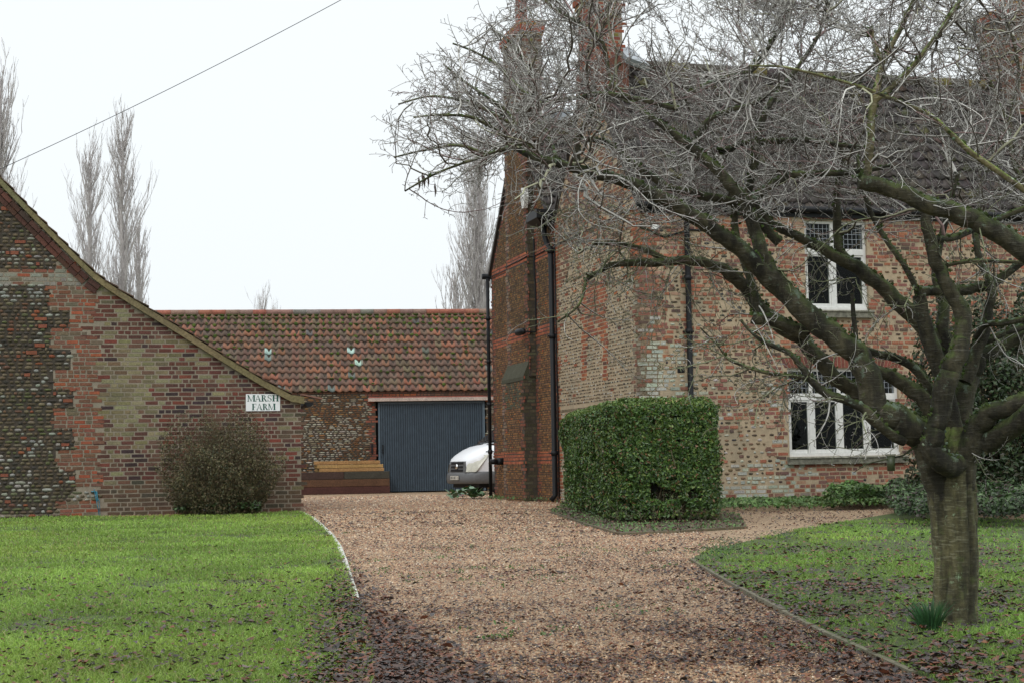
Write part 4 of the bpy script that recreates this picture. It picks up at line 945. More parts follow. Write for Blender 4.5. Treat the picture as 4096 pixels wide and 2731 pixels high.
mb = MB(); mb.prism([VP_(1.14, -.85, 1.50), VP_(1.14, .85, 1.50), VP_(1.9, .74, 2.08), VP_(1.9, -.74, 2.08)], vf * .03 + Z * .03); mb.build('windscreen', flatmat('dark_glass', (.02, .025, .03), .05), van)
for t_ in (.22, -.58): mb = MB(); mb.box(VP_(.86, t_, 1.445), vl * .36, -vf * .13 + Z * .03, Z * .012); mb.build('bonnet_vent', BLACK, van)
for w_q in ([VP_(1.05, .85, 1.50), VP_(1.15, .4, 1.58), VP_(1.1, -.1, 1.53)], [VP_(1.05, .1, 1.50), VP_(1.15, -.4, 1.58)]): mb = MB(); mb.tube(w_q, .014, 5); mb.build('wiper', BLACK, van)
for s in (.98, 4.2):
    for sgn in (1, -1):
        mb = MB(); c = VP_(s, sgn * .86, .34); mb.tube([c - vl * .11, c - vl * .09, c + vl * .09, c + vl * .11], [.28, .34, .34, .28], 22); wh = mb.build('wheel', flatmat('tyre', (.02, .02, .02), .8), van)
        mb = MB(); mb.tube([c - vl * .115, c + vl * .115], .19, 16); mb.build('wheel_hub', flatmat('hub', (.3, .3, .31), .4), wh)
mb = MB(); mb.box(VP_(.3, -.85, .2), vl * 1.7, -vf * 4.5, Z * .3); mb.build('underbody', BLACK, van)

# ================================================================== LEAFY THINGS
def leafcloud(name, pts, nrm, size, cols, mat, parent=None, asp=.5, spread=.9):
    """pts (n,3), each leaf a folded diamond facing roughly nrm"""
    n = len(pts); d = nrm + spread * RNG.normal(size=(n, 3)); d /= np.linalg.norm(d, axis=1)[:, None]
    t = RNG.normal(size=(n, 3)); t -= d * (t * d).sum(1)[:, None]; t /= np.linalg.norm(t, axis=1)[:, None]; b = np.cross(d, t)
    s = size[:, None]
    V = np.stack([pts - t * s, pts + b * s * asp + d * s * .18, pts + t * s, pts - b * s * asp + d * s * .18], 1)
    i = np.arange(n) * 4; Fq = np.stack([i, i + 1, i + 2, i, i + 2, i + 3], 1).ravel()
    return npmesh(name, V.reshape(-1, 3), Fq, np.full(n * 2, 3), np.repeat(cols, 4, 0), mat, parent)
# clipped hedge
HA = P(1406, 1150, 22.5); HA.z = 0; hA = Uh.copy(); HWd, HDp, HH = 1.62, 7.3, 1.82
hW = (P(1290, 1100, 29.6) - P(1406, 1100, 22.5)); hW.z = 0; HDp = hW.length; hW.normalize(); HB = P(1662, 1150, 22.3); hA = (HB - HA); hA.z = 0; HWd = hA.length; hA.normalize()
hedge = empty('privet_hedge', HA, 'large square clipped green hedge beside the driveway', 'hedge')
n = 125000; a = RNG.random(n); b = RNG.random(n); zz = RNG.random(n) ** .85; face = RNG.choice(5, n, p=[.27, .36, .15, .10, .12]); dep = RNG.exponential(.07, n).clip(0, .5)
lump = lambda p, q: .16 * (vnoise(p, q, .45, 3) - .5) + .05 * (vnoise(p, q, .16, 4) - .5)
u = a * HWd; w = b * HDp; z = .07 + zz * (HH - .07)
f0 = face == 0; w[f0] = dep[f0] + lump(u, z)[f0]
f1 = face == 1; u[f1] = dep[f1] + lump(w, z)[f1]
f2 = face == 2; z[f2] = HH - dep[f2] * .7 + .35 * lump(u * 1, w)[f2]
f3 = face == 3; u[f3] = HWd - dep[f3] - lump(w, z)[f3] + 0 * z[f3]
cu_ = HWd / 2; ex_ = np.clip((np.abs(u - cu_) - (cu_ - .22)) / .22, 0, 1); ez_ = np.clip((z - (HH - .22)) / .22, 0, 1); ew_ = np.clip((.22 - w) / .22, 0, 1)
z -= .10 * ex_ ** 2 * ez_ + .09 * ew_ ** 2 * ez_; u += .09 * (ex_ * ez_) ** 2 * np.sign(cu_ - u) + .10 * (ew_ * ex_) ** 2 * np.sign(cu_ - u); w += .10 * (ez_ * ew_) ** 2
out_ = RNG.random(n) < .02; z[out_ & f2] += .06 * RNG.random((out_ & f2).sum()); w[out_ & f0] -= .05
# gaps low at the right where stems show
gap = (f0 & (z < .85) & (u > .55) & (vnoise(u * 1.5, z, .22, 6) > .72 - .12 * (z < .45))) | ((z < .22) & (RNG.random(n) < .6))
gap |= (f0 & (vnoise(u, z, .09, 12) > .84) & (dep < .08))
keep = ~gap; u, w, z, face, dep = u[keep], w[keep], z[keep], face[keep], dep[keep]; n = len(u)
hv = np.array(HA); A3 = np.array(hA); W3 = np.array(hW)
pts = hv + u[:, None] * A3 + w[:, None] * W3 + z[:, None] * np.array([0, 0, 1.])
nv = np.zeros((n, 3)); nv[face == 0] = -W3; nv[face == 1] = -A3; nv[face == 2] = (0, 0, 1); nv[face == 3] = A3; nv[:, 2] += .35
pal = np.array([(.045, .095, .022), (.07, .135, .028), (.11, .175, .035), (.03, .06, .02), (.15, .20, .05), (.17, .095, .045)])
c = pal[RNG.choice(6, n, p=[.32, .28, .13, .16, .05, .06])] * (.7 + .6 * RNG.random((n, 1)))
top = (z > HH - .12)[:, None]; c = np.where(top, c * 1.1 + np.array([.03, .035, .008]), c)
gl_leaf = colmat('privet_leaf', .36, .85, 1.15, 60, 0, .45)
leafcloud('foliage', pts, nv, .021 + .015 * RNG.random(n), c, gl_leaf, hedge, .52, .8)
mb = MB(); mb.box(HA + hA * .28 + hW * .38 + Z * .45, hA * (HWd - .56), hW * (HDp - .7), Z * (HH - .75), (.008, .014, .006)); mb.build('hedge_shade_core', LEAF, hedge)  # near-black core box; shade inside the hedge is put into its colour
mb = MB()
for i in range(90):
    u_, w_ = (U_(.25, HWd - .1), U_(.06, .4)) if i < 60 else (U_(.1, .4), U_(.1, HDp))
    b_ = HA + hA * u_ + hW * w_; p_ = [b_]; d = Vector((U_(-.18, .18), U_(-.1, .1), 1))
    for k in range(5): p_.append(p_[-1] + d * U_(.18, .26)); d += Vector((U_(-.15, .15), U_(-.1, .1), 0))
    r_ = U_(.006, .017); mb.tube(p_, [r_ * (1 - .13 * k) for k in range(6)], 5, jit((.10, .085, .05), .3))
for i in range(60):
    b_ = HA + hA * U_(0, HWd) + hW * U_(-.12, .1); p_ = [b_ + Z * .02, b_ + Vector((U_(-.1, .1), U_(-.05, .05), U_(.05, .2))), b_ + Vector((U_(-.2, .2), U_(-.05, .05), U_(.1, .35)))]; mb.tube(p_, [.004, .003, .002], 4, jit((.13, .11, .07), .3))
tag(mb.build('stems', MASON, hedge), kind='stuff')

def bush(name, c, rx, ry, h, nleaf, leafs, pal, label, cat, ntwig=300, tcol=(.10, .08, .05), shape=1.0, lsize=(.012, .02), drop=.0, mat=LEAF, core=True):
    e = empty(name, c, label, cat); C_ = np.array(c)
    d = RNG.normal(size=(nleaf, 3)); d /= np.linalg.norm(d, axis=1)[:, None]; d[:, 2] = np.abs(d[:, 2]) * 1.0
    r = (RNG.random(nleaf) ** .3) * (1 + .26 * (vnoise(d[:, 0] * 3, d[:, 2] * 3 + d[:, 1], .5, 5) - .5) * 2)
    low = np.where(d[:, 2] < .5, .62 + .95 * d[:, 2], 1.08 + .6 * (d[:, 2] - .5)) if shape < 1 else np.where(d[:, 2] < .5, .80 + .4 * d[:, 2], 1.0)
    p = C_ + np.stack([d[:, 0] * r * rx * low, d[:, 1] * r * ry * low, d[:, 2] * r * h], 1)
    cc = np.array(pal)[RNG.choice(len(pal), nleaf)] * (.6 + .7 * RNG.random((nleaf, 1)))
    leafcloud('foliage', p, d, lsize[0] + (lsize[1] - lsize[0]) * RNG.random(nleaf), cc, mat, e, .55, .9)
    mb = MB()
    for i in range(ntwig):
        a = R() * 6.283; el = U_(.25, 1.5); dd = Vector((math.cos(a) * math.cos(el) * rx, math.sin(a) * math.cos(el) * ry, math.sin(el) * h))
        k = U_(.75, 1.2); s = Vector(c) + Vector((U_(-.2, .2) * rx, U_(-.2, .2) * ry, 0)); q = [s]
        for j in range(1, 6): t = j / 5; q.append(s + Vector((dd.x * t ** .8, dd.y * t ** .8, dd.z * t)) * k + Vector((U_(-1, 1), U_(-1, 1), U_(-1, 1))) * .04)
        r_ = U_(.003, .008); mb.tube(q, [r_ * (1.3 - .2 * j) for j in range(6)], 3, jit(tcol, .3), 0, False)
    tag(mb.build('twigs', MASON, e), kind='stuff'); return e
sc_ = P(508, 1178, 29.7); sc_.z = 0
bush('shrub', sc_, 1.18, .75, 1.78, 34000, None, [(.07, .07, .026), (.10, .088, .036), (.125, .085, .045), (.04, .05, .022), (.15, .13, .06)], 'round brown and olive twiggy bush against the barn gable', 'bush', 900, (.13, .10, .06), lsize=(.012, .026), shape=.9)
# side ivy clump left of shrub base
sc2 = P(560, 1178, 29.45); sc2.z = 0
# big evergreen on the right against the house
ev = P(2330, 1150, 25.3); ev.z = 0
evs = bush('evergreen_shrub', ev, 1.75, .9, 3.35, 34000, None, [(.018, .035, .013), (.028, .055, .018), (.04, .07, .025), (.05, .05, .025)], 'tall dark evergreen shrub against the house wall behind the cherry trunk', 'shrub', 250, (.07, .055, .035), lsize=(.03, .055), mat=gl_leaf)
mb = MB(); tb = P(2285, 1140, 24.9); tb.z = 0; mb.tube([tb, tb + Z * .6 + Uh * .05, tb + Z * 1.4 - Uh * .02], [.12, .09, .07], 8, (.06, .045, .03)); mb.build('trunk', MASON, evs)

# low ground cover hedge behind the right lawn
def mound(name, poly, h, n, pal, label, cat, size, mat=LEAF, kind='stuff'):
    px = np.array([p[0] for p in poly]); py = np.array([p[1] for p in poly])
    X = RNG.uniform(px.min(), px.max(), n * 3); Y = RNG.uniform(py.min(), py.max(), n * 3); k = inpoly(X, Y, poly); X, Y = X[k][:n], Y[k][:n]
    m_ = len(X); hh_ = h * (.45 + .8 * vnoise(X, Y, .5, 8)) * (.25 + .75 * RNG.random(m_) ** .4)
    p = np.stack([X, Y, .01 + hh_], 1); d = np.tile([0, -.3, 1.], (m_, 1))
    c = np.array(pal)[RNG.choice(len(pal), m_)] * (.6 + .8 * RNG.random((m_, 1)))
    o = leafcloud(name, p, d, size[0] + (size[1] - size[0]) * RNG.random(m_), c, mat, None, .6, .7); tag(o, label, cat, kind=kind); return o
GC = [(.035, .07, .02), (.05, .10, .03), (.08, .13, .05), (.025, .045, .018), (.05, .035, .03)]
mound('ground_cover', [g2(2035, 1180), g2(2060, 1196), g2(2120, 1212), g2(2200, 1214), g2(2400, 1216), g2(2400, 1180), g2(2200, 1165), g2(2050, 1160)], .42, 26000, GC, 'low mat of dark ivy leaves between the cherry tree and the house', 'ground cover', (.02, .04))
WEED = [(.06, .13, .03), (.09, .18, .04), (.05, .10, .025), (.12, .17, .06)]
mound('ground_cover', [g2(1655, 1175), g2(1800, 1174), g2(1950, 1172), g2(2080, 1168), (FP(7., 0).x, FP(7., 0).y), (FP(.6, 0).x, FP(.6, 0).y)], .16, 9000, WEED, 'low green weeds along the foot of the farmhouse front wall', 'weeds', (.02, .045))
mound('ground_cover', [g2(1890, 1172), g2(1990, 1170), g2(2040, 1166), (FP(5.6, 0, .1).x, FP(5.6, 0, .1).y), (FP(4.1, 0, .1).x, FP(4.1, 0, .1).y)], .36, 5000, WEED, 'clump of leafy green plants by the black waste pipe', 'plants', (.03, .06))
mound('ground_cover', BED, .045, 6500, WEED + [(.07, .045, .028), (.10, .05, .03), (.05, .035, .025)], 'sparse weeds on the bare soil under the clipped hedge', 'weeds', (.012, .028))
mound('ground_cover', [g2(1120, 1150), g2(1290, 1156), g2(1290, 1146), g2(1130, 1141)], .10, 700, WEED, 'thin strip of weeds at the foot of the carstone gable', 'weeds', (.02, .04))
mound('ground_cover', [g2(400, 1186), g2(600, 1183), g2(600, 1175), g2(400, 1177)], .24, 2600, GC, 'dark ivy leaves around the base of the barn bush', 'ivy', (.02, .045))
# scattered weeds on gravel
X, Y = wsample(2600, 7, 33, 1.05); k = ~inpoly(X, Y, LAWN_L) & ~inpoly(X, Y, LAWN_R) & (vnoise(X, Y, .7, 31) > .62) & (X > -2.5) & (X < 4); X, Y = X[k], Y[k]
X = np.repeat(X, 7) + RNG.normal(size=len(X) * 7) * .03; Y = np.repeat(Y, 7) + RNG.normal(size=len(Y) * 7) * .03; m_ = len(X)
o = leafcloud('weeds', np.stack([X, Y, .012 + .02 * RNG.random(m_)], 1), np.tile([0, 0, 1.], (m_, 1)), .006 + .01 * RNG.random(m_), np.array(WEED)[RNG.choice(4, m_)], LEAF); tag(o, 'tiny green weeds sprouting through the gravel', 'weeds', kind='stuff')

def strap_plant(name, c, n, h, spread, col, label, cat='plant', w=.008, group=None, droop=.3):
    mb = MB()
    for i in range(n):
        a = R() * 6.283; r = R() ** .5 * spread; b = Vector(c) + Vector((math.cos(a), math.sin(a), 0)) * r * .6; hh_ = h * U_(.6, 1.1); d = Vector((math.cos(a), math.sin(a), 0)) * r * U_(.3, 1.4)
        t = Vector((U_(-1, 1), U_(-1, 1), 0)).normalized() * w * U_(.7, 1.2); vs = []
        for k in range(5):
            q = k / 4; pnt = b + d * q * q * (1 + droop) + Z * hh_ * (q - droop * .35 * q ** 3); ww = t * (1 - q ** 3 * .9); vs += [pnt - ww, pnt + ww]
        mb.add(vs, [(2 * k, 2 * k + 1, 2 * k + 3, 2 * k + 2) for k in range(4)], jit(col, .3), 0)
    o = mb.build(name, LEAF); tag(o, label, cat, group); return o
df = G(2137, 1452)
strap_plant('daffodil_clump', df, 150, .17, .085, (.035, .10, .035), 'clump of young daffodil leaves at the foot of the cherry trunk', w=.0045, droop=.15)
ir = P(2080, 1150, 24.6); ir.z = 0; strap_plant('iris_clump', ir, 26, .50, .28, (.045, .085, .03), 'tall iris leaves growing against the house wall left of the trunk', w=.016)
ir = P(2118, 1152, 24.8); ir.z = 0; strap_plant('iris_clump', ir, 18, .34, .2, (.05, .08, .035), 'shorter iris leaves right beside the cherry trunk by the wall', w=.014)
ir = P(2332, 1125, 24.0); ir.z = 0; strap_plant('iris_clump', ir, 24, .55, .3, (.03, .06, .025), 'dark strap leaved plant at the right edge under the evergreen', w=.014)
# bergenia clump at gable foot
be = empty('bergenia_clump', G(1075, 1147), 'broad leaved green plant clump in front of the white van', 'plant')
mb = MB()
for i in range(95):
    c = G(1075, 1145) + Vector((U_(-.45, .42), U_(-.5, .5), 0)) ; s = U_(.07, .12); a = R() * 6.283
    d = Vector((math.cos(a), math.sin(a), U_(.1, .9))).normalized(); sd = d.cross(Z).normalized(); up = sd.cross(d); b_ = c + Z * U_(.03, .26) * (1 - abs(c.x - G(1075, 1145).x) * 1.2)
    vs = [b_]; 
    for k in range(7): t = math.pi * (k / 6) - 0; vs.append(b_ + d * s * (1 - math.cos(t)) + sd * s * .7 * math.sin(t) * 1 + up * s * .2 * math.sin(t)); 
    for k in range(5, 0, -1): t = math.pi * (k / 6); vs.append(b_ + d * s * (1 - math.cos(t)) - sd * s * .7 * math.sin(t) + up * s * .2 * math.sin(t))
    mb.add(vs[1:], [tuple(range(len(vs) - 1))], jit(pick([(3, (.05, .13, .035)), (2, (.08, .17, .06)), (2, (.16, .26, .17)), (.3, (.3, .06, .03))]), .2))
mb.build('leaves', gl_leaf, be)
pts_ = G(1640, 1290)
strap = P(1655, 1282, G(1655, 1285).y)
for i, (x, y, hh_, nn_, lb) in enumerate(((1640, 1288, .13, 380, 'wispy green weed at the tip of the right lawn'), (1668, 1272, .16, 420, 'feathery grey green weed just behind the lawn tip'), (1800, 1240, .12, 260, 'small leafy weed on the back edge of the right lawn'))):
    c = G(x, y); e = empty('weed_plant', c, lb, 'weed', None); p = np.array(c) + RNG.normal(size=(nn_, 3)) * np.array([.09, .09, 0]) + np.array([0, 0, 1.]) * RNG.random((nn_, 1)) * hh_
    leafcloud('foliage', p, np.tile([0, 0, 1.], (nn_, 1)), .008 + .008 * RNG.random(nn_), np.array([(.07, .14, .045)]) * (.6 + .8 * RNG.random((nn_, 1))), LEAF, e, .3, 1.2)

# ================================================================== CHERRY TREE
Y0 = 8.35
tree = empty('cherry_tree', G(2195, 1435), 'bare spreading cherry tree with mossy limbs and pale twigs on the right lawn', 'tree')
m, nt, bs = newmat('cherry_bark'); at = N(nt, 'ShaderNodeVertexColor'); at.layer_name = 'Col'
a1 = noise(nt, 22, 6, .7); a2 = noise(nt, 13, 5, .7); a3 = noise(nt, 14, 4, .7); lent = noise(nt, 1, 5, .75, stretch=(14, 14, 110))
c = mix(nt, 'MIX', ramp(nt, a1, [(.35, 0.), (.68, 1.)]), (.023, .020, .011), (.070, .062, .035))
c = mix(nt, 'MIX', ramp(nt, lent, [(.52, 0.), (.66, .75)]), c, (.13, .125, .10))
geo = N(nt, 'ShaderNodeNewGeometry'); sx = N(nt, 'ShaderNodeSeparateXYZ'); L(nt, geo.outputs['Normal'], sx.inputs[0])
ad = N(nt, 'ShaderNodeMath', operation='MULTIPLY_ADD'); L(nt, a2, ad.inputs[0]); ad.inputs[1].default_value = 1.0; 
sc3 = N(nt, 'ShaderNodeMath', operation='MULTIPLY'); L(nt, sx.outputs[2], sc3.inputs[0]); sc3.inputs[1].default_value = .52; L(nt, sc3.outputs[0], ad.inputs[2])
c = mix(nt, 'MIX', ramp(nt, ad.outputs[0], [(.55, 0.), (.80, .9)]), c, mix(nt, 'MIX', a1, (.030, .048, .011), (.10, .13, .035)))
c = mix(nt, 'MULTIPLY', 1.0, c, ramp(nt, noise(nt, 1, 4, .6, stretch=(11, 11, 1.6)), [(.38, .35), (.62, 1.35)]))
li = N(nt, 'ShaderNodeMath', operation='MULTIPLY_ADD'); L(nt, a3, li.inputs[0]); li.inputs[1].default_value = 1.0; sc4 = N(nt, 'ShaderNodeMath', operation='MULTIPLY'); L(nt, sx.outputs[2], sc4.inputs[0]); sc4.inputs[1].default_value = .10; L(nt, sc4.outputs[0], li.inputs[2])
c = mix(nt, 'MIX', ramp(nt, li.outputs[0], [(.62, 0.), (.70, .75)]), c, (.17, .23, .17))
c = mix(nt, 'MULTIPLY', 1.0, c, at.outputs[0])
L(nt, c, bs.inputs['Base Color']); bs.inputs['Roughness'].default_value = .85; bump(nt, bs, mix(nt, 'ADD', .6, a1, lent), .9, .012); BARK = m
m, nt, bs = newmat('twig_bark'); at = N(nt, 'ShaderNodeVertexColor'); at.layer_name = 'Col'
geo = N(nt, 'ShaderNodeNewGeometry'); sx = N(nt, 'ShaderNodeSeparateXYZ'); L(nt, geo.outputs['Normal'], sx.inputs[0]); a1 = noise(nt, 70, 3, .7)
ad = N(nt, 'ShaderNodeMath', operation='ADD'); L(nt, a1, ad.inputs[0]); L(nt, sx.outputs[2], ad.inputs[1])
c = mix(nt, 'MIX', ramp(nt, ad.outputs[0], [(.05, 0.), (.6, 1.)]), (.085, .065, .055), at.outputs[0]); L(nt, c, bs.inputs['Base Color']); bs.inputs['Roughness'].default_value = .8; TWIG = m

